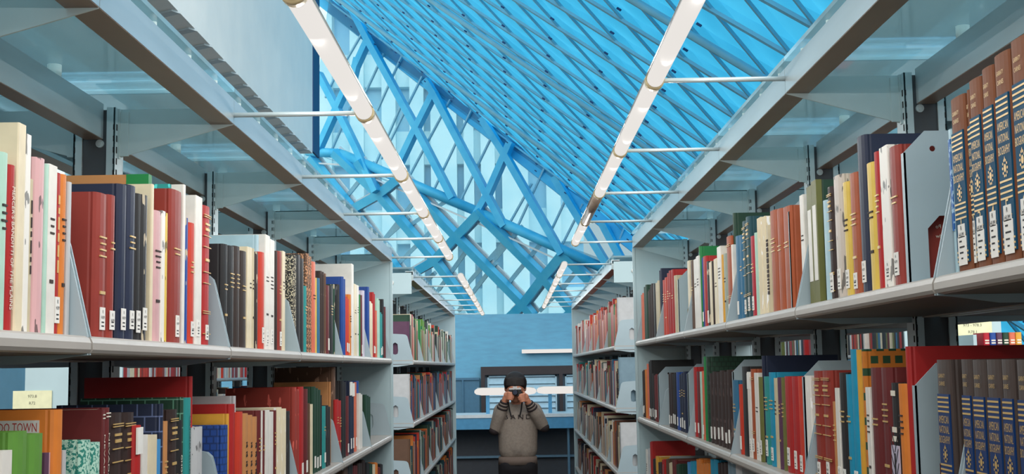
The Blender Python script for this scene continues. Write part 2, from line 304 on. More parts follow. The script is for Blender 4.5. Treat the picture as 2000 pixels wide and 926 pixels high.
R2 = [
    (2.098, 2.117, 0.282, 'red', '', 0.004), (2.11, 2.146, 0.22, 'orange', 'tL', 0), (2.143, 2.187, 0.221, 'black', 'T', 0), 
    (2.19, 2.247, 0.247, 'maroon', 'tL', 0), (2.25, 2.314, 0.247, 'maroon', 'tL', 0), (2.318, 2.344, 0.211, 'white', 't', 0), 
    (2.348, 2.368, 0.281, 'patterned', 'd', 0), (2.386, 2.415, 0.281, 'amber', '', 0.004), (2.403, 2.44, 0.282, 'cyan', 'L', 0), 
    (2.443, 2.481, 0.234, 'cyan', 't', 0), (2.484, 2.535, 0.237, 'black', 'tL', 0), (2.539, 2.567, 0.206, 'white', 'L', 0), 
    (2.571, 2.596, 0.178, 'tan', 't', 0), (2.6, 2.677, 0.241, 'brick', 'BL', 0), (2.681, 2.752, 0.24, 'brick', 'BL', 0), 
    (2.776, 2.826, 0.229, 'white', 'w', 0), (2.861, 2.902, 0.227, 'scarlet', 'L', 0), (2.907, 2.971, 0.226, 'red', 'L', 0), 
    (2.977, 3.05, 0.226, 'red', 'L', 0), (3.055, 3.084, 0.223, 'olive', 't', 0), (3.09, 3.126, 0.223, 'plum', 't', 0), 
    (3.132, 3.169, 0.221, 'beige', 't', 0), (3.175, 3.232, 0.235, 'cyan', 'tL', 0), (3.239, 3.298, 0.224, 'teal', 'tL', 0), 
    (3.325, 3.345, 0.278, 'navy', '', 0.004), (3.332, 3.367, 0.222, 'olive', 'L', 0), (3.374, 3.424, 0.233, 'white', 'tL', 0), 
    (3.431, 3.475, 0.243, 'rust', 'bL', 0), (3.483, 3.528, 0.235, 'white', 'hL', 0), (3.536, 3.615, 0.25, 'black', '', 0), 
    (3.623, 3.666, 0.199, 'scarlet', 'L', 0), (3.706, 3.775, 0.21, 'steel blue', 'tL', 0), (3.811, 3.864, 0.24, 'espresso', 'wL', 0), 
    (3.866, 3.92, 0.234, 'espresso', 'wL', 0), (3.931, 3.998, 0.238, 'espresso', 'wL', 0), (4.0, 4.068, 0.232, 'espresso', 'wL', 0), 
    (4.08, 4.147, 0.234, 'espresso', 'wL', 0), (4.149, 4.216, 0.228, 'espresso', 'wL', 0), (4.229, 4.274, 0.283, 'dark green', 'e', 0), 
    (4.285, 4.331, 0.284, 'green', '', 0), (4.343, 4.378, 0.235, 'salmon', 'L', 0), (4.39, 4.426, 0.233, 'mint', '', 0), 
    (4.438, 4.513, 0.233, 'maroon', 'L', 0), (4.525, 4.58, 0.249, 'red', 'L', 0), (4.808, 4.866, 0.232, 'navy', 'tL', 0), 
    (4.868, 4.925, 0.226, 'navy', 'tL', 0), (4.927, 4.985, 0.22, 'navy', 'tL', 0), (5.002, 5.081, 0.229, 'blue', 'L', 0), 
    (5.097, 5.144, 0.227, 'black', 'L', 0), (5.146, 5.193, 0.221, 'black', 'L', 0), (5.212, 5.27, 0.226, 'espresso', 'L', 0), 
    (5.272, 5.33, 0.22, 'espresso', 'L', 0), (5.771, 5.822, 0.217, 'maroon', 'L', 0), (5.824, 5.874, 0.211, 'maroon', 'L', 0), 
    (5.898, 5.963, 0.219, 'black', 'L', 0), (5.985, 6.04, 0.282, 'black', 'L', 0), (6.042, 6.096, 0.276, 'black', 'L', 0), 
    (6.121, 6.192, 0.265, 'salmon', '', 0), (6.216, 6.288, 0.238, 'orange', '', 0), (6.313, 6.359, 0.235, 'espresso', 'L', 0), 
    (6.361, 6.406, 0.229, 'espresso', 'L', 0), 
]
R3 = [
    (3.69, 3.774, 0.374, 'silver', '', 0), (3.782, 3.842, 0.37, 'grey blue', '', 0), (3.844, 3.904, 0.364, 'grey blue', '', 0), 
    (3.916, 3.975, 0.346, 'espresso', '', 0), (3.977, 4.036, 0.34, 'espresso', '', 0), (4.038, 4.097, 0.334, 'espresso', '', 0), 
    (4.109, 4.18, 0.341, 'cyan', '', 0), (4.182, 4.254, 0.335, 'cyan', '', 0), (4.278, 4.336, 0.318, 'orange', 't', 0), 
    (4.338, 4.397, 0.312, 'orange', 't', 0), (4.399, 4.457, 0.306, 'orange', 't', 0), (4.459, 4.518, 0.318, 'orange', 't', 0), 
    (4.52, 4.578, 0.312, 'orange', 't', 0), (4.604, 4.671, 0.298, 'cyan', 't', 0), (4.673, 4.74, 0.292, 'cyan', 't', 0), 
    (4.755, 4.824, 0.283, 'sky blue', '', 0), (5.06, 5.105, 0.255, 'dark green', 'L', 0), (5.107, 5.152, 0.249, 'dark green', 'L', 0), 
    (5.171, 5.226, 0.263, 'maroon', 't', 0), (5.228, 5.284, 0.257, 'maroon', 't', 0), (5.303, 5.344, 0.243, 'beige', '', 0), 
    (5.346, 5.387, 0.237, 'beige', '', 0), (5.407, 5.448, 0.251, 'brown', 't', 0), (5.45, 5.492, 0.245, 'brown', 't', 0), 
    (5.552, 5.598, 0.238, 'red', '', 0), (5.6, 5.645, 0.232, 'red', '', 0), (5.666, 5.734, 0.216, 'espresso', 't', 0), 
    (5.736, 5.804, 0.21, 'espresso', 't', 0), (5.826, 5.909, 0.23, 'amber', 't', 0), (5.931, 5.972, 0.215, 'black', '', 0), 
    (5.974, 6.015, 0.209, 'black', '', 0), (6.076, 6.119, 0.286, 'red', '', 0.004), (6.121, 6.164, 0.28, 'red', '', 0.004), 
    (6.152, 6.196, 0.249, 'silver', '', 0), (6.198, 6.243, 0.243, 'silver', '', 0), (6.269, 6.341, 0.234, 'white', 't', 0), 
    (6.432, 6.49, 0.265, 'amber', '', 0), 
]
A1 = [
    (1.769, 1.827, 0.257, 1), (1.752, 1.768, 0.259, 2), (1.703, 1.75, 0.267, 3), (1.657, 1.7, 0.272, 4), (1.601, 1.655, 0.279, 5), 
    (1.544, 1.598, 0.284, 6), (1.486, 1.54, 0.288, 7), 
]
A2 = [
    (1.883, 1.947, 0.259, 13), (1.797, 1.839, 0.259, 14), (1.744, 1.795, 0.258, 15), (1.69, 1.742, 0.258, 16), (1.645, 1.688, 0.258, 17), 
    (1.586, 1.638, 0.257, 18), 
]
UT = [
    [[-5.54,39.76,10.14],[-4.9,39.44,8.82]], [[-4.9,39.44,8.82],[-4.25,39.13,7.37]], [[-6.15,40.05,11.31],[-5.54,39.76,10.14]], 
    [[-4.47,39.24,12.23],[-2.89,38.48,9.2]], [[-2.89,38.48,9.2],[-1.78,37.94,6.95]], [[-5.0,39.5,13.3],[-4.47,39.24,12.23]], 
    [[-2.32,38.2,10.23],[-0.69,37.41,6.91]], [[-2.55,38.31,10.63],[-2.32,38.2,10.23]], [[-0.69,37.41,6.91],[-0.22,37.19,5.98]], 
    [[-0.11,37.13,8.04],[1.45,36.37,5.05]], [[-0.8,37.46,9.22],[-0.11,37.13,8.04]], [[1.32,36.44,7.23],[2.71,35.77,4.66]], 
    [[2.65,35.8,5.77],[3.25,35.5,4.49]], [[-4.47,39.24,12.23],[-5.54,39.76,10.14]], [[-5.54,39.76,10.14],[-6.18,40.07,8.87]], 
    [[-2.32,38.2,10.23],[-2.89,38.48,9.2]], [[-2.89,38.48,9.2],[-3.65,38.84,7.75]], [[0.01,37.07,8.4],[-0.69,37.41,6.91]], 
    [[-0.69,37.41,6.91],[-0.98,37.55,6.43]], [[-5.01,39.5,10.95],[-4.83,39.41,11.63]], 
]
Ut = [
    [[-4.14,39.08,11.75],[-4.84,39.42,10.42]], [[-3.54,38.79,11.58],[-4.32,39.17,10.03]], [[-2.88,38.47,10.84],[-4.19,39.1,8.45]], 
    [[-1.98,38.04,10.0],[-3.32,38.68,7.72]], [[-3.56,38.8,10.02],[-4.5,39.25,8.07]], [[-1.31,37.71,9.6],[-2.53,38.3,7.22]], 
    [[-0.68,37.41,8.74],[-1.7,37.9,6.79]], [[0.86,36.66,7.57],[0.0,37.08,5.81]], [[1.51,36.35,6.68],[0.9,36.64,5.44]], 
    [[-5.81,39.88,11.22],[-6.11,40.03,10.66]], [[-5.19,39.58,10.3],[-5.9,39.93,8.87]], [[3.14,35.56,5.74],[2.77,35.74,4.81]], 
    [[-4.83,39.41,12.6],[-5.45,39.71,11.68]], [[0.48,36.84,7.15],[-0.22,37.19,5.98]], [[1.95,36.14,6.42],[1.26,36.47,5.12]], 
]
FO = [
    [[-6.61,40.27,8.84],[-5.44,39.71,8.66]], [[-5.44,39.71,8.66],[-1.01,37.56,6.44]], [[-1.01,37.56,6.44],[2.65,35.8,4.51]], 
]
LT = [
    [[-5.61,39.62,8.65],[-4.19,39.36,7.28]], [[-4.19,39.36,7.28],[-2.43,39.29,5.15]], [[-2.43,39.29,5.15],[-1.24,39.39,3.5]], 
    [[-6.49,40.31,8.63],[-5.16,40.3,6.94]], [[-5.16,40.3,6.94],[-3.98,40.38,5.32]], [[-3.98,40.38,5.32],[-2.68,40.5,3.48]], 
    [[-3.39,38.54,7.62],[-1.7,38.36,5.79]], [[-1.7,38.36,5.79],[0.31,38.1,3.66]], [[0.31,38.1,3.66],[0.58,38.09,3.33]], 
    [[-1.0,37.44,6.42],[0.92,37.18,4.4]], [[0.92,37.18,4.4],[1.86,37.15,3.27]], [[1.45,36.38,5.05],[2.42,36.25,4.04]], 
    [[2.42,36.25,4.04],[2.92,36.23,3.44]], [[-4.82,39.24,8.29],[-4.19,39.36,7.28]], [[-3.52,38.63,7.64],[-4.19,39.36,7.28]], 
    [[-4.19,39.36,7.28],[-5.16,40.3,6.94]], [[-5.16,40.3,6.94],[-6.1,41.27,6.54]], [[-1.01,37.47,6.36],[-1.7,38.36,5.79]], 
    [[-1.7,38.36,5.79],[-2.43,39.29,5.15]], [[-2.43,39.29,5.15],[-4.04,40.96,4.45]], [[1.45,36.42,4.99],[0.92,37.18,4.4]], 
    [[0.92,37.18,4.4],[0.31,38.1,3.66]], [[0.31,38.1,3.66],[-0.04,38.55,3.36]], [[2.76,35.71,4.51],[2.42,36.25,4.04]], 
    [[2.42,36.25,4.04],[1.64,37.31,3.28]], 
]
Lt = [
    [[-4.48,39.07,8.13],[-5.42,40.27,7.33]], [[-2.91,38.48,7.12],[-4.21,40.22,5.89]], [[-3.38,39.26,6.43],[-5.28,41.46,5.18]], 
    [[-2.18,38.14,6.75],[-3.22,39.23,6.26]], [[-0.23,37.38,5.54],[-1.54,39.14,4.29]], [[-0.23,37.47,5.39],[-0.96,38.35,4.86]], 
    [[0.15,36.93,5.79],[-0.63,38.02,4.98]], [[0.75,36.77,5.31],[-0.26,38.2,4.21]], [[-0.64,38.12,4.83],[-1.82,39.82,3.52]], 
    [[-2.72,39.07,5.91],[-3.82,40.41,5.07]], [[1.49,36.93,4.1],[0.74,37.93,3.4]], [[-2.62,39.73,4.67],[-3.54,40.88,3.93]], 
    [[1.92,36.27,4.64],[1.34,37.13,3.96]], [[-4.97,40.38,6.58],[-5.97,41.57,5.88]], [[-1.59,38.62,5.21],[-2.47,39.91,4.19]], 
]
PU = [
    [-6.8,40.36,8.93], [-5.89,39.93,14.81], [-4.83,39.41,13.36], [3.55,35.36,5.13], [3.52,35.37,4.18], 
]
PL = [
    [-7.36,40.73,9.04], [3.59,35.28,4.17], [3.64,36.22,2.54], [-8.11,44.99,2.94], 
]
nU = [
    0.4352, 0.9003, 0.0, 
]
nL = [
    0.5484, 0.7161, 0.4319, 
]
# ------------------------------------------------------------------ the setting
def struct(name, mb, m, loc=(0, 0, 0), parent=None):
    o = mb.build(name, m, parent, loc)
    if parent is None: o['kind'] = 'structure'
    return o
FLOORM = mat('dark_carpet', (70, 62, 58), .95, scale=60, rgb2=(82, 73, 68))
mb = MB(); mb.box((-9, -4, -.2), (9, 46, 0)); struct('floor', mb, FLOORM)
WALLM = mat('pale_wall', (178, 190, 194), .9, scale=2)
mb = MB(); mb.box((-9.2, -4, 0), (-9, 46, 3.4)); struct('wall_left', mb, WALLM)
mb = MB(); mb.box((-9.2, -4.2, 0), (9, -4, 2.6)); struct('wall_front', mb, WALLM)
mb = MB(); mb.box((8.8, -4, 0), (9, 46, 1.2)); struct('wall_right', mb, WALLM)

# sloped ceiling: lattice of ribs under a pillowed skin. All points lie on one plane through O with step vectors U_ and V_
O_ = Vector((-.8975, 24.0625, 9.0775)); V_ = Vector((0, 1.25, 0)); U_ = Vector((.8331, -1.8652, -.7573))
N_ = Vector((.6726, 0, .74)).normalized()
def yedge(x): return 37.45-.5*x
def ceil_pt(x, y, off=0.):
    t = (x-O_.x)/U_.x
    return Vector((x, y, O_.z+t*U_.z))+N_*off
XA, XB, YA = -7.2, 8.6, 9.0
CEIL = empty('ceiling'); CEIL['kind'] = 'structure'
mb = MB()
# skin: one pillow per rhombus
cells = 0
for c in range(-8, 12):
    for r in range(-26, 44):
        a = O_+U_*c+V_*r; b = a+U_+V_; d = b+U_+2*V_-U_*0; e = a+U_+2*V_
        d = a+2*U_+3*V_
        ctr = (a+d)/2
        if not (XA < ctr.x < XB and YA < ctr.y < yedge(ctr.x)+.4): continue
        n = 4; vs = []
        for i in range(n+1):
            for j in range(n+1):
                u, v = i/n, j/n; p = a+(b-a)*u+(e-a)*v
                p.y = min(p.y, yedge(p.x))
                bulge = (16*u*(1-u)*v*(1-v))**.6
                vs.append(p+N_*(.32-.14*bulge))
        fs = [(i*(n+1)+j, (i+1)*(n+1)+j, (i+1)*(n+1)+j+1, i*(n+1)+j+1) for i in range(n) for j in range(n)]
        mb.add(vs, fs)
o = mb.build('pillowed_skin', BLUE, CEIL, smooth=True); 
mb = MB(); q = [ceil_pt(XA, YA, .36), ceil_pt(XB, YA, .36), ceil_pt(XB, yedge(XB), .36), ceil_pt(XA, yedge(XA), .36)]
mb.add(q+[p+N_*.15 for p in q], [(0, 1, 2, 3), (7, 6, 5, 4), (0, 4, 5, 1), (1, 5, 6, 2), (2, 6, 7, 3), (3, 7, 4, 0)])

def rib(step, j, w, h, name, off=.1, m=RIB, rnd=False):
    p0 = O_+V_*j
    pts = []
    for k in range(0, 321):
        s = -9+k*.07; p = p0+step*s
        if XA < p.x < XB and YA < p.y < yedge(p.x)-.05: pts.append(p)
    if len(pts) < 4: return
    a, b = pts[0]+N_*off, pts[-1]+N_*off
    mb = MB()
    if rnd: mb.tube(a, b, w, n=10)
    else: mb.bar(a, b, w, h, up=N_)
    mb.build(name, m, CEIL, smooth=rnd)
for j in range(-24, 24): rib(U_+V_, j, .075, .05, 'ceiling_rib', .16)
for j in range(-24, 24): rib(U_+2*V_, j, .05, .04, 'cross_rib', .18)
for j in (-16.55, -10.55, -4.6, 1.4, 7.4): rib(U_+V_, j, .055, 0, 'conduit_pipe', -.1, rnd=True)
# small clips at every node
mb = MB()
for c in range(-8, 12):
    for r in range(-26, 44):
        p = O_+U_*c+V_*r
        if XA < p.x < XB and YA < p.y < yedge(p.x)-.2:
            q = p-N_*.06; mb.bar(q-(U_+V_)*.03+V_*.06, q+(U_+V_)*.03+V_*.06, .02, .03, up=N_)
mb.build('node_clips', mat('dark_blue_clip', (22, 70, 120), .6), CEIL)
# edge beam closing the ceiling towards the glazing
mb = MB(); mb.bar(ceil_pt(XA, yedge(XA), .12), ceil_pt(XB, yedge(XB), .12), .12, .5, up=N_); mb.build('edge_beam', BEAM, CEIL)

# far glazed wall: upper and lower facets
WIN = empty('window_1'); WIN['kind'] = 'structure'
nUv, nLv = Vector(nU), Vector(nL)
if nLv.y < 0: nLv = -nLv
FG = glass('facade_glass', (.74, .84, .87), .14, (.45, .72, .80))
def seg(a, b, w, h, nv, name, m, off=0.):
    mb = MB(); a = Vector(a)+nv*off; b = Vector(b)+nv*off; d = (b-a).normalized()*.06
    mb.bar(a-d, b+d, w, h, up=nv); return mb.build(name, m, WIN)
for a, b in UT:
    seg(a, b, .20, .26, nUv, 'steel_beam', BEAM, -.05)
for a, b in Ut: seg(a, b, .05, .08, nUv, 'mullion', MULL, .25)
for a, b in LT:
    o = seg(a, b, .27, .22, nLv, 'steel_beam', BEAM); seg(a, b, .36, .05, nLv, 'mullion', LEDGE, .22)
for a, b in Lt: seg(a, b, .12, .12, nLv, 'mullion', MULL, .22)
for a, b in FO:
    mb = MB(); mb.tube(a, b, .15, n=14); mb.build('ridge_beam', BEAM, WIN, smooth=True)
    mb = MB(); a2 = Vector(a)+Vector((0, .15, -.34)); b2 = Vector(b)+Vector((0, .15, -.34)); mb.bar(a2, b2, .06, .05); mb.build('mullion', LEDGE, WIN)
mb = MB(); q = [Vector(p)+nUv*.3 for p in PU]; mb.add(q+[p+nUv*.02 for p in q], [(0, 1, 2, 3, 4), (9, 8, 7, 6, 5)]+[(i, (i+1) % 5, (i+1) % 5+5, i+5) for i in range(5)]); mb.build('glass_pane', FG, WIN)
mb = MB(); q = [Vector(p)+nLv*.3 for p in PL]; mb.add(q+[p+nLv*.02 for p in q], [(0, 1, 2, 3), (7, 6, 5, 4)]+[(i, (i+1) % 4, (i+1) % 4+4, i+4) for i in range(4)]); mb.build('glass_pane', FG, WIN)

# office block across the street, behind the glass
BLD = tag(empty('office_building', (0, 62, 0)), 'pale office building with tall window strips seen through the diamond glazing', 'building')
BPALE = mat('pale_cladding', (170, 214, 228), .8, scale=.5, rgb2=(205, 232, 238)); BBLUE = mat('blue_window_glass', (92, 162, 204), .25, .1, scale=.25, rgb2=(146, 200, 220))
mb = MB(); mb.box((-34, 1.0, -10), (3.6, 6, 34)); mb.build('facade_wall', BBLUE, BLD)
i = 0; x = -33.
rr = random.Random(3)
while x < 3.2:
    w = rr.choice((.5, .9, 1.3, .7)); mb = MB(); mb.box((x, 0, -10), (x+w, 1.1, 34.2)); mb.build('pier', BPALE, BLD); x += w+rr.choice((.35, .7, .9))
for z in range(-8, 34, 4):
    mb = MB(); mb.box((-34, .5, z), (3.6, 1.05, z+1.7)); mb.build('spandrel', BPALE, BLD)

# concrete beam above the near stack
mb = MB(); XB_ = 2.0; pr = [(-XB_, 1.75+XB_*1.09), (-XB_, 8.6), (-XB_-.75, 8.6), (-XB_*1.1, 1.75+XB_*1.09)]
mb.prism(pr, lambda u, v, h: (u, h, v), -3.0, 12.5)
beam = struct('ceiling_beam', mb, CONC)
mb = MB(); mb.box((-XB_-.012, 12.5, 3.95), (-XB_+.01, 12.9, 8.6)); struct('trim_1', mb, mat('dark_blue_trim', (20, 66, 110), .6))
# formwork ridges on the beam's soffit
RIDGE = mat('soffit_ridge', (185, 200, 205), .8)
for k in range(34):
    y = -1+k*.4
    mb = MB(); mb.bar((-XB_*1.005, y, 3.93), (-XB_*1.095, y+.12, 3.93), .07, .022); mb.build('soffit_ridge', RIDGE, beam)

# back wall with its louvred window
BW = mat('blue_grey_wall', (100, 154, 182), .8, scale=6, rgb2=(104, 166, 194), stretch=(1, 1, 4))
mb = MB(); mb.box((-4, 16, 0), (4, 16.25, 2.43)); struct('wall_back', mb, BW)
WB = tag(empty('window_2', (0, 15.96, 0)), kind='structure')
DK = mat('dark_bronze', (52, 44, 46), .6); LV = mat('louvre_blind', (168, 204, 222), .6)
mb = MB(); X0, X1 = -.42, 1.75
mb.box((X0, -.08, 1.66), (X1, .04, 1.765)); mb.box((X0, -.08, 1.14), (X0+.05, .04, 1.66)); mb.box((X1-.05, -.08, 1.14), (X1, .04, 1.66)); mb.box((.565, -.08, 1.14), (.61, .04, 1.66)); mb.box((X0, -.08, 1.1), (X1, .04, 1.15))
mb.build('window_frame', DK, WB)
for a, b in ((X0+.05, .565), (.61, X1-.05)):
    mb = MB(); mb.box((a, .0, 1.15), (b, .03, 1.66)); mb.build('pane', mat('pane_backing', (60, 90, 110), .4), WB)
    mb = MB(); mb.box((a+.03, -.03, 1.15), (a+.05, -.01, 1.65)); mb.box((b-.05, -.03, 1.15), (b-.03, -.01, 1.65)); mb.box((a+.03, -.03, 1.63), (b-.03, -.01, 1.65))
    z = 1.17
    while z < 1.62:
        mb.add([(a+.05, -.035, z), (b-.05, -.035, z), (b-.05, -.005, z+.07), (a+.05, -.005, z+.07)], [(0, 1, 2, 3)]); mb.box((a+.05, -.036, z-.006), (b-.05, -.03, z)); z += .076
    mb.build('louvre_blind', LV, WB)
mb = MB(); mb.box((-1.2, 15.9, 0), (-.44, 15.99, 1.62)); mb.box((-1.2, 15.88, 1.6), (-.44, 15.99, 1.63)); mb.box((-.66, 15.88, 0), (-.64, 15.9, 1.6))
tag(mb.build('low_partition', mat('slate_panel', (70, 112, 138), .7)), 'slate blue low partition against the back wall beside the dark window frame', 'partition')

# study counter with its lamps
CT = tag(empty('study_counter', (0, 14.0, 0)), 'long blue fronted study counter with white top edge behind the person', 'counter')
mb = MB(); mb.box((-2.2, 0, 1.20), (2.2, .7, 1.235)); mb.build('countertop', mat('white_laminate', (232, 238, 240), .35), CT)
mb = MB(); mb.box((-2.2, .01, 1.075), (2.2, .04, 1.20)); mb.build('apron', mat('blue_apron', (88, 158, 200), .6), CT)
mb = MB(); mb.box((-2.2, .35, 0), (2.2, .39, 1.075)); mb.build('modesty_panel', mat('charcoal_panel', (66, 70, 76), .8), CT)
mb = MB(); mb.box((-2.2, .30, .74), (2.2, .345, .765)); mb.build('foot_rail', mat('blue_rail', (96, 130, 152), .5), CT)
for x in (-1.6, .59, 2.1):
    mb = MB(); mb.tube((x, .08, 0), (x, .08, 1.075), .014); mb.build('leg', mat('blue_rail', (96, 130, 152), .5), CT)
def study_lamp(x0, x1, y, z, r, posts, label, zb):
    t = tag(empty('study_lamp', ((x0+x1)/2, y, zb)), label, 'lamp', 'tube lamps at the back wall')
    L = (x1-x0)/2; dz = z-zb; mb = MB()
    n = 14; prof = [(-L, r*.3), (-L+.02, r*.75), (-L+.08, r), (L-.08, r), (L-.02, r*.75), (L, r*.3)]
    vs = []; fs = []
    for (px, pr_) in prof:
        for i in range(n): a = 2*PI*i/n; vs.append((px, pr_*math.cos(a), dz+pr_*math.sin(a)))
    for k in range(len(prof)-1): fs += [(k*n+i, k*n+(i+1) % n, (k+1)*n+(i+1) % n, (k+1)*n+i) for i in range(n)]
    fs += [tuple(range(n)), tuple(range((len(prof)-1)*n, len(prof)*n))]
    mb.add(vs, fs); mb.build('tube', TUBE, t, smooth=True)
    mb = MB(); mb.box((-L+.03, r*.6, dz+r*.2), (L-.03, r*1.05, dz+r*1.05)); mb.build('housing', STEEL, t)
    for p in posts:
        mb = MB(); mb.box((p-.02, r*1.05, 0), (p+.02, r*1.05+.03, dz+r)); mb.build('post', mat('blue_apron', (88, 158, 200), .6), t)
    return t
study_lamp(-.45, .245, 14.2, 1.485, .042, (-.2, .2), 'white tube lamp on blue posts over the counter, just behind the person', 1.235)
study_lamp(.25, .95, 14.2, 1.49, .042, (-.2, .2), 'white tube lamp on the counter, disappearing behind the shelf end', 1.235)
t = tag(empty('wall_lamp', (.65, 15.9, 1.95)), 'thin white tube lamp high on the blue wall above the dark window frame', 'lamp', 'tube lamps at the back wall')
mb = MB(); mb.tube((-.55, 0, 0), (.6, 0, 0), .025); mb.build('tube', TUBE, t, smooth=True); mb = MB(); mb.box((-.5, .02, -.02), (.55, .1, .02)); mb.build('housing', STEEL, t)

# ------------------------------------------------------------------ book stacks
BAY = .914; XF = .62; XU = .92
def shelf_mesh(s):
    """one shelf tray, origin on its top surface at the middle of its front edge, s = side of the aisle it faces from"""
    mb = MB(); L = BAY/2-.004
    r = .012; prof = [(0.002, 0)]
    for i in range(5): a = PI/2+PI/2*i/4; prof.append((.002+r*0+r-r*1+(-(r)*math.sin(a-PI/2)) + r*0, 0))
    prof = [(.29, 0), (.008, 0), (.003, -.003), (0, -.010), (0, -.020), (.003, -.025), (.012, -.027), (.03, -.027), (.03, -.024), (.012, -.023), (.006, -.018), (.006, -.010), (.010, -.005), (.29, -.005)]
    mb.prism(prof, lambda u, v, h: (s*u, h, v), -L, L)
    mb.box((s*.27, -L, -.03), (s*.29, L, 0))
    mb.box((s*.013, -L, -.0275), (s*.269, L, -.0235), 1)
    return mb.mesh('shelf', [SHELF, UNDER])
def bracket_mesh(s):
    mb = MB(); pts = [(.004, -.028), (.004, .0), (.036, .135), (.040, .148), (.050, .157), (.065, .16), (.285, .175), (.285, -.04), (.10, -.04), (.03, -.03)]
    hole = [(.10, .04), (.115, .035), (.13, .04), (.135, .06), (.132, .10), (.115, .11), (.10, .10), (.097, .06)]
    mb.prism(pts, lambda u, v, h: (s*u, h, v), -.0018, .0018, holes=[hole])
    return mb.mesh('shelf_bracket', DIV)
SHM = {s: shelf_mesh(s) for s in (-1, 1)}; BRM = {s: bracket_mesh(s) for s in (-1, 1)}
def canopy_bracket_mesh(s):
    mb = MB(); mb.prism([(0, -.002), (.25, -.072), (.27, -.076), (.27, .036), (0, .036)], lambda u, v, h: (s*u, h, v), -.002, .002)
    mb.box((s*.232, -.006, -.07), (s*.25, -.002, .03)); mb.box((s*.25, -.012, -.076), (s*.27, -.002, .036))
    mb.box((s*0, -.002, .033), (s*.27, .015, .036))
    return mb.mesh('canopy_bracket', STEEL)
CBM = {s: canopy_bracket_mesh(s) for s in (-1, 1)}
def upright_mesh():
    mb = MB(); 
    mb.box((-.027, -.025, 0), (.027, .025, 2.33), 0)
    for s in (-1, 1):
        mb.box((s*.027, -.03, 0), (s*.046, -.026, 2.335), 1); mb.box((s*.042, -.03, 0), (s*.046, .03, 2.335), 1)
        z = .1
        while z < 2.3: mb.box((s*.0455, -.022, z), (s*.0468, -.016, z+.014), 2); mb.box((s*.0415, -.0305, z), (s*.0445, -.0298, z+.012), 2); z += .0254
    mb.box((-.06, -.04, 0), (.06, .04, .006), 0)
    return mb.mesh('upright', [STEEL_D, STEEL_L, HOLE])
UPM = upright_mesh()
def bolt_mesh():
    mb = MB(); mb.tube((0, -.025, 0), (0, -.030, 0), .009, n=14); mb.tube((0, -.030, 0), (0, -.033, 0), .005, n=6); return mb.mesh('bolt', STEEL_L)
BLM = bolt_mesh()
def rail_mesh(L, name, w=.052, hh=.056):
    """C channel running along y, origin at its lower outer edge; opens inward"""
    mb = MB(); t = .004
    mb.prism([(0, 0), (w, 0), (w, .012), (w-t, .012), (w-t, t), (t, t), (t, hh-t), (w, hh-t), (w, hh), (0, hh)], lambda u, v, h: (u, h, v), -L/2+.0015, L/2-.0015)
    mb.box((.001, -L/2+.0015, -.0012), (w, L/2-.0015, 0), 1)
    return mb
FRM = {}; CRM = {}
for s in (-1, 1):
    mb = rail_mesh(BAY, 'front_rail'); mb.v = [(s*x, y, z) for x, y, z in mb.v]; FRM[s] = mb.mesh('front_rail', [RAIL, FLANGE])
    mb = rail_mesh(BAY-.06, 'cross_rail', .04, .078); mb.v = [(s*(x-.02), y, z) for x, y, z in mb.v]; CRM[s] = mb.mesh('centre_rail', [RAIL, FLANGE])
mb = MB(); mb.box((-.303, -BAY/2+.003, 0), (.303, BAY/2-.003, .010)); GLM = mb.mesh('glass_panel', GLASS)
mb = MB(); mb.tube((0, 0, 0), (0, 0, .036), .014, n=14); SOM = mb.mesh('standoff', WHITE, True)
mb = MB(); mb.tube((0, 0, 0), (0, 0, .015), .007, n=10); SPM = mb.mesh('glass_clip', WHITE, True)

def stack(s, joints, zs, zc, label, panel_at=None, ztop=2.29, xf=XF, sides=(0, 1)):
    """s: side of the aisle; joints: y of the uprights; zs: shelf surface heights; zc: underside height of the canopy rails"""
    y0, y1 = joints[0], joints[-1]
    root = tag(empty('book_stack', (s*(xf+.30), (y0+y1)/2, 0)), label, 'bookcase', 'steel book stacks lining the aisle')
    P = lambda x, y, z: (s*x, y-(y0+y1)/2, z)        # local frame: x grows from the aisle side towards the back, 0 = the uprights
    for k, y in enumerate(joints):
        yy = y-.03 if (panel_at is not None and abs(y-panel_at) < .01) else y
        u = inst('upright', UPM, root, P(0, yy, 0)); u.scale = (1, 1, (zc+.036)/2.335)
        for z in (zc-.045, zs[0]-.16, zs[1]-.16): inst('bolt', BLM, u, (-.012 if s > 0 else .012, 0, z/((zc+.036)/2.335)))
        for d in (-1, 1):
            inst('canopy_bracket', CBM[d*s*-1] if d > 0 else CBM[s], root, P(.30*d, yy, zc))
    for a, b in zip(joints, joints[1:]):
        ym = (a+b)/2
        for d in (-1, 1):
            ms = s*(-d)     # direction in which u of the shared meshes grows
            for z in zs:
                sh = inst('shelf', SHM[ms], root, P(.30*d, ym, z))
                for e in (a+.006, b-.006): inst('shelf_bracket', BRM[ms], sh, (0, e-ym, 0))
            inst('front_rail', FRM[ms], root, P(.302*d, ym, zc))
        inst('centre_rail', CRM[s], root, P(0, ym, zc-.035))
        inst('glass_panel', GLM, root, P(0, ym, zc+.072))
        for dy in (-.18, .18): inst('standoff', SOM, root, P(.0, ym+dy, zc+.036))
        for dy in (-.34, -.12, .12, .34):
            for d in (-1, 1): inst('glass_clip', SPM, root, P(.285*d, ym+dy, zc+.057))
    if panel_at is not None:
        mb = MB(); mb.box((-.30, -.009, 0), (.30, .009, ztop)); mb.box((-.302, -.012, 0), (-.29, .012, ztop)); mb.box((.29, -.012, 0), (.302, .012, ztop))
        inst('end_panel', mb.mesh('end_panel', PANEL), root, P(0, panel_at+.014, 0))
    return root
JN = [6.42-BAY*k for k in range(7, -1, -1)]; JF = [7.8+BAY*k for k in range(7)]
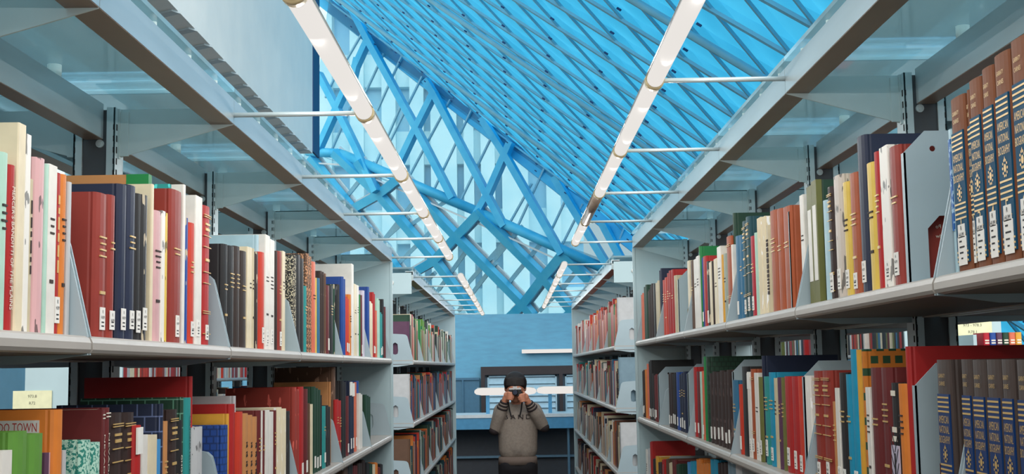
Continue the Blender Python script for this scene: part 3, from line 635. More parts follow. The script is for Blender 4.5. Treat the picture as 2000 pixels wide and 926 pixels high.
ZL = [1.806, 1.42, 1.03, .64, .25]; ZR = [1.874, 1.492, 1.10, .71, .32]
stack(-1, JN, ZL, 2.302, 'near grey steel book stack under the concrete beam, glass canopy on top', 6.42, 2.30)
stack(1, JN, ZR, 2.352, 'near grey steel book stack holding the numbered blue and gold volumes', 6.42, 2.35)
stack(-1, JF, ZL, 2.302, 'distant book stack beyond the cross aisle, in line with the concrete beam', 13.3, 2.33)
stack(1, JF, ZR, 2.352, 'distant book stack with red books on top, beyond the numbered volumes', 13.3, 2.38)
# top cover plates with two bolts on the near ends of the distant stacks
for s, zc in ((-1, 2.302), (1, 2.352)):
    t = tag(empty('end_plate', (s*.92, 7.73, zc-.09)), 'pale steel end plate with two bolts on the distant stack '+('under the beam' if s < 0 else 'behind the red books'), 'plate', 'end plates of the distant stacks')
    mb = MB(); mb.box((-.295, -.004, 0), (.295, .004, .13)); mb.build('plate', PANEL, t)
    for x in (-.17, -.10): mb = MB(); mb.tube((s*x, -.004, .07), (s*x, -.010, .07), .016, n=14); mb.tube((s*x, -.010, .07), (s*x, -.013, .07), .006, n=8); mb.build('bolt', WHITE, t, smooth=True)

# next ranges, glimpsed through the gaps above the second shelves
def outer(s, xf, y0, n, z, label):
    root = tag(empty('book_stack', (s*(xf+.3), y0, 0)), label, 'bookcase', 'outer book stacks seen through the shelf gaps')
    mb = MB(); mb.box((-.30, -.01, 0), (.30, .01, 2.3)); inst('end_panel', mb.mesh('end_panel', PANEL), root)
    for k in range(n+1):
        inst('upright', UPM, root, (0, .04+BAY*k, 0))
    for k in range(n):
        for zz in (z, z-.39):
            inst('shelf', SHM[s], root, (-s*.3, .04+BAY*(k+.5), zz)); inst('shelf', SHM[-s], root, (s*.3, .04+BAY*(k+.5), zz))
    return root
outer(-1, 2.42, 7.8, 5, 1.70, 'outer book stack with end card, glimpsed under the near stack below the beam')
outer(1, 2.42, 7.8, 5, 1.80, 'outer book stack with end card, glimpsed beneath the numbered volumes')
CARD = mat('pale_yellow_card', (226, 226, 188), .7); INK = mat('card_ink', (84, 84, 76), .8)
for s, x, z, lines, lab in ((-1, -2.98, 1.60, ('973.8', 'R72'), 'pale yellow end card on the outer stack glimpsed below the beam side shelf'),
                            (1, 2.83, 1.945, ('973 - 978.3', 'R78.1'), 'pale end card on the outer stack glimpsed above the big red book')):
    mb = MB(); mb.box((-.11, -.004, -.055), (.13, 0, .055)); 
    o = mb.build('range_card', CARD, None, (x, 7.786, z)); tag(o, lab, 'sign', 'range cards on the outer stack ends')
    mb = MB()
    for i, l in enumerate(lines): put_text(mb, l, lambda a, b, i=i: (a+.01, -.0048, b+.02-.042*i), .018, .17)
    mb.build('card_lettering', INK, o)

# ------------------------------------------------------------------ fluorescent lines
TR = .0185
def tube_mb(L): mb = MB(); mb.tube((0, -L/2, 0), (0, L/2, 0), TR, n=20); return mb
for s, JJ, zl, nm in ((-1, JN, 2.322, 'near line by the concrete beam'), (1, JN, 2.385, 'near line by the blue ceiling'),
                  (-1, JF, 2.322, 'far line past the beam'), (1, JF, 2.385, 'far line before the red books')):
    tm = tube_mb(BAY-.035).mesh('tube', TUBE, True); tmo = tube_mb(BAY-.035).mesh('tube', TUBE_OFF, True)
    mb = MB(); mb.tube((0, -.014, 0), (0, .014, 0), TR+.003, n=20); cm = mb.mesh('collar', COLLAR, True)
    mb = MB(); pts = [(math.cos(a)*(TR+.004), math.sin(a)*(TR+.004)) for a in [R(20+14*i) for i in range(11)]]+[(math.cos(a)*(TR+.0015), math.sin(a)*(TR+.0015)) for a in [R(160-14*i) for i in range(11)]]
    mb.prism(pts, lambda u, v, h: (u, h, v), -BAY/2+.02, BAY/2-.02); hm = mb.mesh('reflector', STEEL_L, True)
    mb = MB(); mb.tube((s*TR, 0, 0), (s*(XF-.325+.004), 0, 0), .0055, n=12); rm = mb.mesh('support_rod', STEEL_L, True)
    ords = ['first', 'second', 'third', 'fourth', 'fifth', 'sixth', 'seventh']
    vis = [j for j in range(len(JJ)-1)]
    for k in vis:
        a, b = JJ[k], JJ[k+1]
        off = (s > 0 and JJ is JN and k == len(JJ)-3)
        back = len(JJ)-2-k
        lab = ('unlit brown tube lamp' if off else 'lit white tube lamp')+', '+('last' if back == 0 else ords[back]+' before the last')+' of the '+nm
        t = tag(empty('fluorescent_lamp', (s*.325, (a+b)/2, zl)), lab, 'lamp', 'tube lamps in the '+nm)
        inst('tube', tmo if off else tm, t); inst('collar', cm, t, (0, (b-a)/2, 0)); inst('reflector', hm, t)
        inst('support_rod', rm, t, (0, (b-a)/2, 0))
        if k == 0 and JJ is JF: inst('support_rod', rm, t, (0, -(b-a)/2+.02, 0))
        if not off:
            for dy in (-.23, .23):
                d = bpy.data.lights.new('tube_light', 'POINT'); d.energy = LAMP_W; d.shadow_soft_size = 0.0; d.color = (1, .96, .90)
                lo_ = bpy.data.objects.new('tube_light', d); COL.objects.link(lo_); lo_.parent = t; lo_.location = (0, dy, -TR-.012)
# ------------------------------------------------------------------ books
PAL = {'white': (232, 228, 220), 'cream': (228, 214, 182), 'beige': (205, 192, 160), 'mint': (176, 214, 196), 'pink': (214, 168, 170), 'red': (176, 38, 38), 'crimson': (178, 30, 48),
       'scarlet': (204, 62, 42), 'brick': (146, 52, 42), 'rust': (168, 84, 50), 'orange': (220, 128, 52), 'amber': (222, 164, 60), 'yellow': (224, 192, 84), 'salmon': (216, 112, 84), 'silver': (190, 192, 194),
       'navy': (30, 40, 66), 'black': (38, 38, 40), 'dark brown': (56, 44, 40), 'espresso': (52, 38, 36), 'brown': (96, 70, 54), 'tan': (196, 136, 84), 'green': (30, 128, 66), 'leaf green': (98, 150, 62), 'dark green': (32, 66, 50),
       'olive': (110, 112, 60), 'olive green': (92, 94, 50), 'sage': (160, 172, 160), 'teal': (44, 146, 144), 'dark teal': (28, 74, 84), 'cyan': (26, 146, 182), 'steel blue': (52, 112, 148), 'blue': (34, 74, 150), 'sky blue': (70, 146, 204),
       'pale blue': (176, 208, 220), 'grey blue': (120, 146, 160), 'maroon': (104, 36, 38), 'plum': (92, 58, 84), 'lilac': (206, 200, 216), 'speckled': (40, 40, 42), 'patterned': (196, 184, 172)}
LIGHT = {'white', 'cream', 'beige', 'mint', 'pink', 'yellow', 'amber', 'silver', 'sage', 'pale blue', 'lilac', 'orange', 'sky blue', 'salmon', 'patterned'}
PAGES = mat('page_block', (222, 208, 176), .9, scale=40, rgb2=(236, 226, 200), stretch=(1, 12, 1))
LABELM = mat('call_label', (240, 238, 232), .6); INKM = mat('label_ink', (40, 40, 44), .7)
DKINK = mat('dark_ink', (60, 48, 46), .7); LTINK = mat('pale_ink', (232, 226, 210), .6); REDINK = mat('red_ink', (176, 50, 44), .7)
ANB_BROWN = mat('anb_brown', (112, 66, 42), .6, scale=14, rgb2=(124, 76, 50), spec=.2); ANB_BLUE = mat('anb_blue', (8, 66, 98), .6, scale=9, rgb2=(14, 80, 110), spec=.15); ANB_BLUE2 = mat('anb_navy', (16, 56, 110), .35, scale=9); ANB_DK = mat('anb_grey_brown', (74, 62, 58), .5)
def cover_mat(col, st):
    rgb = PAL[col]
    if 's' in st: return mat('speckled_'+col, (36, 36, 38) if col == 'speckled' else rgb, .6, kind='speckle', rgb2=(206, 196, 168) if col == 'speckled' else (206, 150, 110), scale=260 if col == 'speckled' else 180, amt=.54)
    if 'e' in st: return mat('embossed_'+col, rgb, .5, kind='brick', rgb2=tuple(int(v*.75) for v in rgb), scale=16, amt=.03)
    if 'g' in st: return mat('gridded_'+col, rgb, .5, kind='brick', rgb2=tuple(min(255, int(v*1.5)+50) for v in rgb), scale=9, amt=.012)
    if 'd' in st: return mat('diamond_cloth', (36, 70, 44), .8, kind='brick', rgb2=(196, 116, 40), scale=11, amt=.05)
    if col == 'patterned' or ('m' in st): return mat('printed_'+col, rgb, .45, kind='speckle', rgb2=tuple(int(v*.55) for v in rgb) if col in LIGHT else (190, 176, 150), scale=55, amt=.60, stretch=(1, 1, .35))
    if 'w' in st: return mat('worn_'+col, rgb, .8, kind='speckle', rgb2=tuple(min(255, int(v*1.25)+34) for v in rgb), scale=70, amt=.64, stretch=(1, 1, .25))
    if 'c' in st: return mat('textured_'+col, rgb, .8, kind='speckle', rgb2=(44, 130, 116), scale=220, amt=.52)
    return mat('cloth_'+col, rgb, .52 if col not in LIGHT else .48, scale=26, spec=.35)
def book_mesh(t, h, D, cm, rounded, pg_mat=None, simple=False):
    """book standing up: spine centre at the origin, pages away from +x; returns (cover mesh, page mesh)"""
    mb = MB(); b = .0028 if t > .012 else .0012; e = .003 if rounded else 0
    if simple or t < .008:
        mb.box((-D, -t/2, 0), (0, t/2, h)); return mb.mesh('book', cm), None
    k = min(.010, t*.32) if rounded else .001
    pts = [(-D, -t/2), (-.014, -t/2), (-.011, -t/2+.0012), (-.007, -t/2)] if rounded else [(-D, -t/2), (-.002, -t/2)]
    n = 6
    for i in range(n+1):
        a = -PI/2+PI*i/n; pts.append((-.004+k*max(0, math.cos(a))*.9-.003, t/2*math.sin(a)*.999)) if rounded else None
    if not rounded: pts += [(0, -t/2+.0015), (0, t/2-.0015)]
    pts += [(-.007, t/2), (-.011, t/2-.0012), (-.014, t/2), (-D, t/2)] if rounded else [(-.002, t/2), (-D, t/2)]
    pts += [(-D, t/2-b), (-.012, t/2-b-.001), (-.010, 0), (-.012, -t/2+b+.001), (-D, -t/2+b)]
    mb.prism(pts, lambda u, v, hh: (u, v, hh), 0, h)
    cov = mb.mesh('book', cm, False)
    mb = MB(); mb.box((-D+e+.001, -t/2+b+.0006, e), (-.011, t/2-b-.0006, h-e)); return cov, mb.mesh('pages', PAGES)
_cnt = {}
def sp(t, rounded):   # height of the spine surface above x = 0 in the middle
    return (-.007+min(.010, t*.32)*.9) if rounded else 0.
BOOKS = []     # (object, colour phrase, shelf key, bay, order)
def book(s, y, zs, t, h, col, st, sb=0., D=None, key='', bay=0, seed=0, simple=False):
    rnd = random.Random(seed); D = D or min(.235, max(.13, h*.72))
    if col == 'red' and sb > .01: D = .225
    rounded = (t > .014) and not (col in ('cream', 'white') and 'B' not in st)
    cm = cover_mat(col, st.split('|')[0] if '|' in st else st)
    cov, pg = book_mesh(t*.985, h, D, cm, rounded, simple=simple)
    o = inst('book', cov, None, (s*(.65+sb), y, zs), 0 if s < 0 else PI)
    if pg: inst('pages', pg, o)
    x = sp(t*.985, rounded)+.0006; tw = t*.72
    ink = GOLD if col not in LIGHT else DKINK
    code = st.split('|')[0]
    mb = MB()
    def strip(z0, z1, w=None, m=0):
        w = w or tw; mb.box((x-.002, -w/2, z0), (x+.0004, w/2, z1), m)
    if 'B' in code:
        for f in (.93, .915, .78, .70, .52, .44, .24, .225, .08): strip(h*f, h*f+.0016, t*.8)
        strip(h*.82, h*.84, t*.45); strip(h*.86, h*.875, t*.5); strip(h*.60, h*.62, t*.4)
    if 'b' in code:
        for f in (.9, .88, .3, .28): strip(h*f, h*f+.0014, t*.8)
    if 't' in code and not simple:
        z = h*rnd.uniform(.55, .62); n = rnd.choice((2, 3, 4))
        if t > .022 or 'N' in code:
            for i in range(n): strip(z+i*.010, z+i*.010+.0026, t*rnd.uniform(.35, .6))
            if rnd.random() < .5: strip(h*.30, h*.30+.005, t*.4)
        else:
            z = h*.38
            while z < h*.82:
                l = rnd.uniform(.006, .02); strip(z, min(z+l, h*.86), t*.17); z += l+.005
    if mb.v: inst('spine_lettering', mb.mesh('spine_lettering', ink), o)
    if 'V' in code:
        _, text, c = st.split('|')
        mb = MB(); W_ = text_geo(text)[2]
        vfn = lambda a, b: (x+.0003, b, h*.52-a)
        vs, fs, w = text_geo(text); kk = min(t*.42, .011); kx = min(kk, h*.74/w)
        if c == 'x':
            z = h*.22
            while z < h*.85: l = rnd.uniform(.004, .012); mb.box((x-.001, -t*.25, z), (x+.0004, t*.25, z+l)); z += l+.003
        else: mb.add([(x+.0004, v[1]*kk, h*.50-v[0]*kx) for v in vs], fs)
        inst('spine_lettering', mb.mesh('spine_lettering', {'w': LTINK, 'k': INKM, 'x': DKINK}[c]), o)
    if 'N' in code and '2' not in code:
        mb = MB(); vs, fs, w = text_geo('NEVADA'); kk = .009; kx = .075/w
        mb.add([(x+.0004, v[1]*kk*.6+.002, h*.72-v[0]*kx) for v in vs], fs)
        for f in (.965, .945, .42, .40): mb.box((x-.001, -t*.38, h*f), (x+.0004, t*.38, h*f+.0018))
        inst('spine_lettering', mb.mesh('spine_lettering', LTINK), o)
    if 'X' in code:
        mb = MB(); 
        for i in range(4):
            zc_ = h*(.68-.1*i)
            for (a, b, c, d) in ((-.006, .006, .004, .0015), (-.005, .005, -.002, .0015), (-.001, .001, 0, .012), (-.006, -.003, -.006, .004), (.003, .006, -.005, .004)):
                mb.box((x-.001, a, zc_+c-d/2), (x+.0005, b, zc_+c+d/2))
        inst('spine_lettering', mb.mesh('spine_lettering', INKM), o)
    if 'O' in code:
        mb = MB(); mb.box((-.010, -t/2-.0006, 0), (x-.0002, t/2+.0006, h+.0005)); inst('cloth_spine', mb.mesh('cloth_spine', cover_mat('olive', '')), o)
    if 'P' in code:   # a tall pale paper patch on the spine
        mb = MB(); mb.box((x-.001, -t*.36, .05), (x+.0008, t*.30, h*.80)); inst('paper_patch', mb.mesh('paper_patch', LABELM), o)
    if 'h' in code:   # pale upper block on the spine
        mb = MB(); mb.box((x-.003, -t*.46, h*.80), (x+.0006, t*.46, h*.985)); inst('spine_band', mb.mesh('spine_band', LABELM), o)
    if 'q' in code:
        mb = MB(); mb.box((x-.001, -t*.4, h*.3), (x+.0006, t*.4, h*.93)); inst('spine_band', mb.mesh('spine_band', mat('blue_printed', (30, 96, 170), .5, kind='speckle', rgb2=(150, 190, 220), scale=90, amt=.55)), o)
    if 'Y' in code:
        mb = MB(); mb.box((-D*.55, -t/2-.0006, h*.62), (-D*.30, -t/2+.0005, h*.86)); inst('cover_patch', mb.mesh('cover_patch', PAL and mat('ochre_patch', (214, 172, 70), .6, scale=60)), o)
    if 'T' in code:
        mb = MB()
        for i, (f, w) in enumerate(((.90, .5), (.62, .5), (.55, .55))): mb.box((x-.001, -t*w/2, h*f), (x+.0005, t*w/2, h*f+.009))
        inst('spine_lettering', mb.mesh('spine_lettering', LTINK), o)
        mb = MB(); mb.box((x-.002, -t*.47, 0), (x+.0006, t*.47, h*.52)); q = inst('tree_picture', mb.mesh('tree_picture', mat('lilac_picture', (196, 188, 208), .6)), o)
        mb = MB()
        for k in range(9):
            a = rnd.uniform(-.5, .5); mb.bar((x+.0009, t*.1*a, .02+.012*k), (x+.0009, t*.45*(1 if k % 2 else -1), .05+.012*k), .0012, .0012)
        mb.bar((x+.0009, 0, 0), (x+.0009, .002, h*.46), .003, .003); inst('tree_branches', mb.mesh('tree_branches', INKM), q)
    if 'C' in code:   # orange cover with an inset pale title panel
        mb = MB(); mb.box((-D*.96, -t/2-.0008, .02), (-.022, -t/2+.0005, h*.95)); q = inst('cover_panel', mb.mesh('cover_panel', mat('pale_panel', (214, 214, 210), .7)), o)
        mb = MB(); put_text(mb, 'COLORADO TOWN', lambda a, b: (-.075+a, -t/2-.001, h*.912+b), .013, .10, fill=True); inst('cover_lettering', mb.mesh('cover_lettering', REDINK), q)
    if 'A' in code:   # lettering on the front board
        mb = MB()
        for l, f in (('Allan Po', .098), ('and Edw', .082), ('by', .110)): put_text(mb, l, lambda a, b: (-.072+a if l != 'by' else -.098+a, t/2+.0004, f+b) if s > 0 else (a, -t/2, b), .0065, .05)
        mb.v = [(-.144-v[0] if False else v[0], v[1], v[2]) for v in mb.v]; inst('cover_lettering', mb.mesh('cover_lettering', LTINK), o)
    if 'G' in code:   # green cloth spine over tan boards
        mb = MB(); mb.box((-.042, -t/2-.0008, 0), (x, t/2+.0008, h+.0006)); inst('cloth_spine', mb.mesh('cloth_spine', cover_mat('green', '')), o)
    if 'L' in code and not simple:
        w = min(t*.78, .022); z0 = rnd.uniform(.012, .022); lh = rnd.uniform(.030, .042)
        mb = MB(); mb.box((x-.001, -w/2, z0), (x+.0007, w/2, z0+lh)); lb = inst('call_number_label', mb.mesh('call_number_label', LABELM), o)
        if t > .012 and y < 3.6:
            mb = MB(); put_text(mb, 'R', lambda a, b: (x+.0010, a, z0+lh-.007+b), .0055, w*.5); put_text(mb, 'HUM', lambda a, b: (x+.0010, a, z0+lh-.016+b), .0052, w*.8)
            for i in range(2): mb.box((x+.0007, -w*.3, z0+.005+i*.006), (x+.0010, w*.25, z0+.007+i*.006))
            inst('label_print', mb.mesh('label_print', INKM), lb)
    SZW = 'thick' if t > .036 else ('thin' if t < .017 else '')
    HW = 'tall' if h > .285 else ('short' if h < .215 else '')
    EX = {'B': 'with gold bands', 'g': 'with gridded cover', 's': 'with speckled cover', 'w': 'with worn spine', 'm': 'with printed spine', 'c': 'with textured cover', 'N': 'with silver lettering', 'h': 'with white top band', 'd': 'with diamond cloth cover',
          'P': 'with paper patch', 'T': 'with tree picture', 'X': 'with brushed characters', 'C': 'with framed cover', 'V': 'with vertical title', 'Y': 'with ochre patch', 'q': 'with blue print'}
    ex = ''
    for c in code:
        if c in EX: ex = EX[c]; break
    BOOKS.append((o, ' '.join(w for w in (SZW, HW, {'patterned': 'mottled', 'speckled': 'black and white'}.get(col, col)) if w), ex, key, bay))
    return o
def bay_of(y, J): 
    return max([i for i, j in enumerate(J) if j <= y+.01] or [0])
KEYS = {'L1': 'top shelf under the beam', 'L2': 'second shelf under the beam', 'L3': 'third shelf under the beam',
        'R1': 'top shelf of numbered volumes', 'R2': 'second shelf of numbered volumes', 'R3': 'third shelf of numbered volumes'}
i = 0
for key, rows, zs in (('L1', L1, ZL[0]), ('L2', L2, ZL[1]), ('L3', L3, ZL[2]), ('R1', R1, ZR[0]), ('R2', R2, ZR[1]), ('R3', R3, ZR[2])):
    s = -1 if key[0] == 'L' else 1
    for (a, b, h, col, st, sb) in sorted(rows):
        i += 1; book(s, (a+b)/2, zs+.0005, max(.004, b-a), min(h, .372), col, st, sb, key=key, bay=bay_of((a+b)/2, JN), seed=i)

# numbered volumes of the biography set
NAMES = {1: ('AARON', 'BAKER'), 2: ('BAKER', 'BLACK'), 3: ('BLOUNT', 'BURR'), 4: ('BURNEY', 'CLARE, A.R.'), 5: ('CLAREL, BURT', 'DACOSTA'), 6: ('DAFOE', 'DEWEY'), 7: ('DEWEY', 'EVANS')}
NWORD = dict(zip(range(1, 19), 'one two three four five six seven eight nine ten eleven twelve thirteen fourteen fifteen sixteen seventeen eighteen'.split()))
def volume(y, zs, t, h, num, sb, key):
    navy = num > 7; D = .20
    mb = MB(); k = .004; pts = [(-D, -t/2), (-.012, -t/2), (-.009, -t/2+.001), (-.006, -t/2+.0004)]
    for i in range(7): a = -PI/2+PI*i/6; pts.append((-.003+k*math.cos(a), (t/2-.0006)*math.sin(a)))
    pts += [(-.006, t/2-.0004), (-.009, t/2-.001), (-.012, t/2), (-D, t/2), (-D, t/2-.003), (-.012, t/2-.004), (-.010, 0), (-.012, -t/2+.004), (-D, -t/2+.003)]
    mb.prism(pts, lambda u, v, hh: (u, v, hh), 0, h)
    o = inst('encyclopedia_volume', mb.mesh('encyclopedia_volume', ANB_DK if navy else ANB_BROWN), None, (.65+sb, y, zs), PI)
    mb = MB(); mb.box((-D+.004, -t/2+.0035, .003), (-.011, t/2-.0035, h-.003)); inst('pages', mb.mesh('pages', PAGES), o)
    x = .0016; w = t*.80
    mb = MB(); mb.box((x-.003, -w/2, h*.06), (x, w/2, h*.80)); inst('title_panel', mb.mesh('title_panel', ANB_BLUE2 if navy else ANB_BLUE), o)
    mb = MB(); xs = x+.0006
    def st(f): mb.box((xs-.001, -w*.47, h*f), (xs, w*.47, h*f+.0026))
    for f in (.775, .748, .721, .694, .385, .358, .331, .304, .115, .09, .065): st(f)
    T = lambda s_, f, hg, mw=.8: put_text(mb, s_, lambda a, b: (xs, a, h*f+b), hg, w*mw, fill=len(s_) > 2)
    T('GARRATY', .905, .0062, .55); T('CARNES', .860, .0062, .5)
    T('AMERICAN', .650, .0115, .84); T('NATIONAL', .592, .0115, .84); T('BIOGRAPHY', .534, .0115, .92)
    T(str(num), .262, .021, .45)
    if num in NAMES:
        a_, b_ = NAMES[num]; T(a_, .212, .009, .72); T('-', .184, .006, .2); T(b_, .158, .009, .78)
    zc_ = h*.45   # medallion
    for k_ in range(10):
        a = 2*PI*k_/10; cy, cz = math.cos(a)*.0078, math.sin(a)*.0105
        mb.add([(xs, cy+math.cos(q)*.0021, zc_+cz+math.sin(q)*.0021) for q in [2*PI*j/6 for j in range(6)]], [tuple(range(6))])
    mb.add([(xs, math.cos(q)*.0042, zc_+math.sin(q)*.0058) for q in [2*PI*j/10 for j in range(10)]], [tuple(range(10))])
    mb.add([(xs, -.002, zc_+.011), (xs, .002, zc_+.011), (xs, 0, zc_+.016)], [(0, 1, 2)])
    inst('gilt_lettering', mb.mesh('gilt_lettering', GOLD), o)
    if not navy:
        mb = MB(); mb.box((x, -w*.36, h*.045), (x+.0010, w*.36, h*.205)); mb.box((x, -w*.30, h*.20), (x+.0010, w*.28, h*.275)); lb = inst('call_number_label', mb.mesh('call_number_label', LABELM), o)
        mb = MB(); q = x+.0014; put_text(mb, 'R', lambda a, b: (q, a, h*.252+b), .0065, w*.3); put_text(mb, 'HUM', lambda a, b: (q, a, h*.215+b), .0065, w*.5)
        for k_, (l, r_) in enumerate(((-.2, .0), (-.2, .22), (-.2, .1), (-.1, .05))): mb.box((q-.001, w*l, h*(.175-.032*k_)), (q, w*r_, h*(.175-.032*k_)+.0022))
        inst('label_print', mb.mesh('label_print', INKM), lb)
    tag(o, 'brown and '+('navy' if navy else 'blue')+' gold banded biography volume numbered %s, ' % NWORD[num]+('second shelf' if navy else 'top shelf'), 'book', 'numbered biography volumes')
    return o
for a, b, h, num in A1: volume((a+b)/2, ZR[0]+.0005, b-a-.001, h, num, .004 if num == 2 else 0, 'R1')
for a, b, h, num in A2: volume((a+b)/2, ZR[1]+.0005, b-a-.001, h, num, 0, 'R2')
# steel shelf dividers with notch and two holes
def divider(s, y, zs, label, top=.255, W_=.245, chamf=.036, sb=0.):
    mb = MB(); pts = [(0, 0), (.034, 0), (.034, .092), (.054, .113), (.19, .113), (.21, .093), (.21, 0), (W_, 0), (W_, top-chamf), (W_-chamf, top), (chamf, top), (0, top-chamf)]
    hs = [[(c+.005*math.cos(a), top-.03+.005*math.sin(a)) for a in [2*PI*k/10 for k in range(10)]] for c in (chamf+.012, W_-chamf-.012)]
    mb.prism(pts, lambda u, v, h: (s*u, h, v), -.001, .001, holes=hs)
    mb.box((0, -.001, 0), (s*.003, .014, top-chamf)); mb.box((0, -.03, 0), (s*W_, .0, .0015))
    o = mb.build('shelf_divider', DIV, None, (s*(.65+sb), y, zs+.0005)); return tag(o, label, 'shelf divider', 'grey steel shelf dividers')
divider(1, 2.052, ZR[0], 'grey steel divider with chamfered top and empty space, beside the numbered volumes')
divider(1, 2.925, ZR[0], 'grey steel divider beside three rust brown volumes on the top shelf', .265)
divider(1, 4.93, ZR[0], 'grey steel divider after the far red books on the top shelf', .245)
divider(1, 2.052, ZR[1], 'grey steel divider before the large red book, beside navy numbered volumes', .254)
divider(1, 2.84, ZR[1], 'grey steel divider with two holes above the red spines, second shelf', .262)
divider(1, 3.755, ZR[1], 'grey steel divider next to the dark brown trio, second shelf', .27)
divider(1, 4.74, ZR[1], 'grey steel divider beside the red book, far along the second shelf', .26)
divider(1, 5.71, ZR[1], 'grey steel divider near the stack end, second shelf of the numbered side', .25)
divider(1, 5.6, ZR[2], 'grey steel divider low down near the stack end on the third shelf', .25)

# -------- generated rows: distant stacks, outer stacks
RED = ['scarlet', 'red', 'salmon', 'brick', 'red', 'green', 'orange', 'white', 'maroon']; MIX = ['black', 'maroon', 'red', 'white', 'dark green', 'cream', 'navy', 'rust', 'steel blue', 'beige', 'dark brown', 'olive', 'teal', 'scarlet', 'espresso']
GRN = ['dark green', 'green', 'dark green', 'black', 'red', 'scarlet', 'cream', 'white', 'beige', 'leaf green', 'cream', 'black']; BLU = ['navy', 'steel blue', 'teal', 'blue', 'black', 'red', 'scarlet', 'dark green', 'brown', 'tan', 'dark teal']
TAN_ = ['cream', 'rust', 'maroon', 'black', 'tan', 'brown', 'white', 'red', 'beige', 'dark brown', 'navy']; DRK = ['dark green', 'maroon', 'black', 'navy', 'dark teal', 'rust', 'orange', 'scarlet', 'sage']
mass = {}
def row(s, J, zs, pal, key, seed, indiv=0, xf=.65, tmin=.028, tmax=.055, first=None):
    rnd = random.Random(seed); n = 0
    for k in range(len(J)-1):
        y = J[k]+.014+rnd.uniform(0, .02)
        end = J[k+1]-.02-(rnd.uniform(.02, .14) if rnd.random() < .6 else 0)
        while y < end-.02:
            t = rnd.uniform(tmin, tmax); t = min(t, end-y); h = rnd.choice((.21, .23, .25, .28, .30))+rnd.uniform(-.012, .012); col = rnd.choice(pal)
            if n == 0 and first: col, h, t = first[0], first[1], .035
            if n < indiv:
                book(s, y+t/2, zs+.0005, t, h, col, rnd.choice(('', 'L', 'tL', 'b')), 0, key=key, bay=k, seed=seed*100+n, simple=False)
            else:
                mass.setdefault(col, []).append((s, xf, y, t, h, zs, rnd.uniform(.15, .2)))
            n += 1; y += t+.0015
FK = {-1: ['top shelf, distant beam side stack', 'second shelf, distant beam side stack', 'third shelf, distant beam side stack', 'fourth shelf, distant beam side stack'],
      1: ['top shelf, distant stack opposite the beam', 'second shelf, distant stack opposite the beam', 'third shelf, distant stack opposite the beam', 'fourth shelf, distant stack opposite the beam']}
for q in (-1, 1):
    for l in range(4): KEYS['F%d%d' % (q, l)] = FK[q][l]
row(-1, JF, ZL[0], GRN, 'F-10', 11, 4, first=('plum', .24)); row(-1, JF, ZL[1], BLU, 'F-11', 12, 4, first=('silver', .30)); row(-1, JF, ZL[2], DRK, 'F-12', 13, 3, first=('brown', .29)); row(-1, JF, ZL[3], DRK, 'F-13', 14, 0)
row(1, JF, ZR[0], RED, 'F10', 21, 4, first=('silver', .30)); row(1, JF, ZR[1], MIX, 'F11', 22, 4, first=('grey blue', .31)); row(1, JF, ZR[2], TAN_, 'F12', 23, 3, first=('silver', .30)); row(1, JF, ZR[3], TAN_, 'F13', 24, 0)
JO = [7.84+BAY*k for k in range(6)]
row(-1, JO, 1.70, ['red', 'white', 'scarlet', 'cream', 'red', 'brick', 'silver'], 'o', 31, 0, xf=2.45); row(1, JO, 1.80, MIX, 'o', 32, 0, xf=2.45)
row(-1, JO, 1.31, MIX, 'o', 33, 0, xf=2.45)
for s_, J_, Z_ in ((-1, JN, ZL), (1, JN, ZR), (-1, JF, ZL), (1, JF, ZR)):
    for l in range(4): row(-s_, J_, Z_[l], MIX, 'o', 50+l+(7 if J_ is JF else 0)+s_, 0, xf=-1.19, tmin=.03, tmax=.06)
for s_, Z_ in ((-1, ZL), (1, ZR)):
    row(s_, JN[:6] if s_ < 0 else JN[:5], Z_[2], MIX, 'o', 71, 0); row(s_, JN, Z_[3], MIX, 'o', 72, 0)
mb = MB(); mats_ = []
for ci, (col, lst) in enumerate(mass.items()):
    mats_.append(cover_mat(col, ''))
    for (s, xf, y, t, h, zs, D) in lst:
        hh = min(h, .235) if xf < 0 else h; mb.box((s*xf, y, zs+.0005), (s*(xf+D), y+t*.97, zs+hh), ci)
tag(mb.build('books', mats_), 'rows of small distant books filling the far and outer shelves', 'books', None, 'stuff')
# a small set of coloured volumes on a case beyond the numbered stack
cs = tag(empty('low_bookcase', (3.08, 7.45, 0)), 'grey low bookcase beyond the numbered stack carrying a small coloured set', 'bookcase')
mb = MB(); mb.box((-.36, 0, 0), (-.34, .26, 1.9)); mb.box((.34, 0, 0), (.36, .26, 1.9)); mb.build('side_panel', PANEL, cs); mb = MB(); mb.box((-.34, 0, 1.64), (.34, .26, 1.66)); mb.box((-.34, 0, .1), (.34, .26, .12)); mb.build('shelf', SHELF, cs)
for k, (c, nm_) in enumerate((('crimson', 'crimson'), ('blue', 'blue'), ('plum', 'purple'), ('dark green', 'dark green'), ('salmon', 'salmon'), ('amber', 'amber'))):
    cov, pg = book_mesh(.036, .25, .17, cover_mat(c, ''), True); o = inst('book', cov, None, (2.80+.038*k, 7.45, 1.6605), -PI/2); inst('pages', pg, o)
    mb = MB(); 
    for f in (.8, .74): mb.box((.0, -.012, .25*f), (.0032, .012, .25*f+.008))
    inst('spine_lettering', mb.mesh('spine_lettering', LTINK), o)
    tag(o, nm_+' volume of the small set glimpsed above the big red book', 'book', 'small coloured set on the low bookcase')

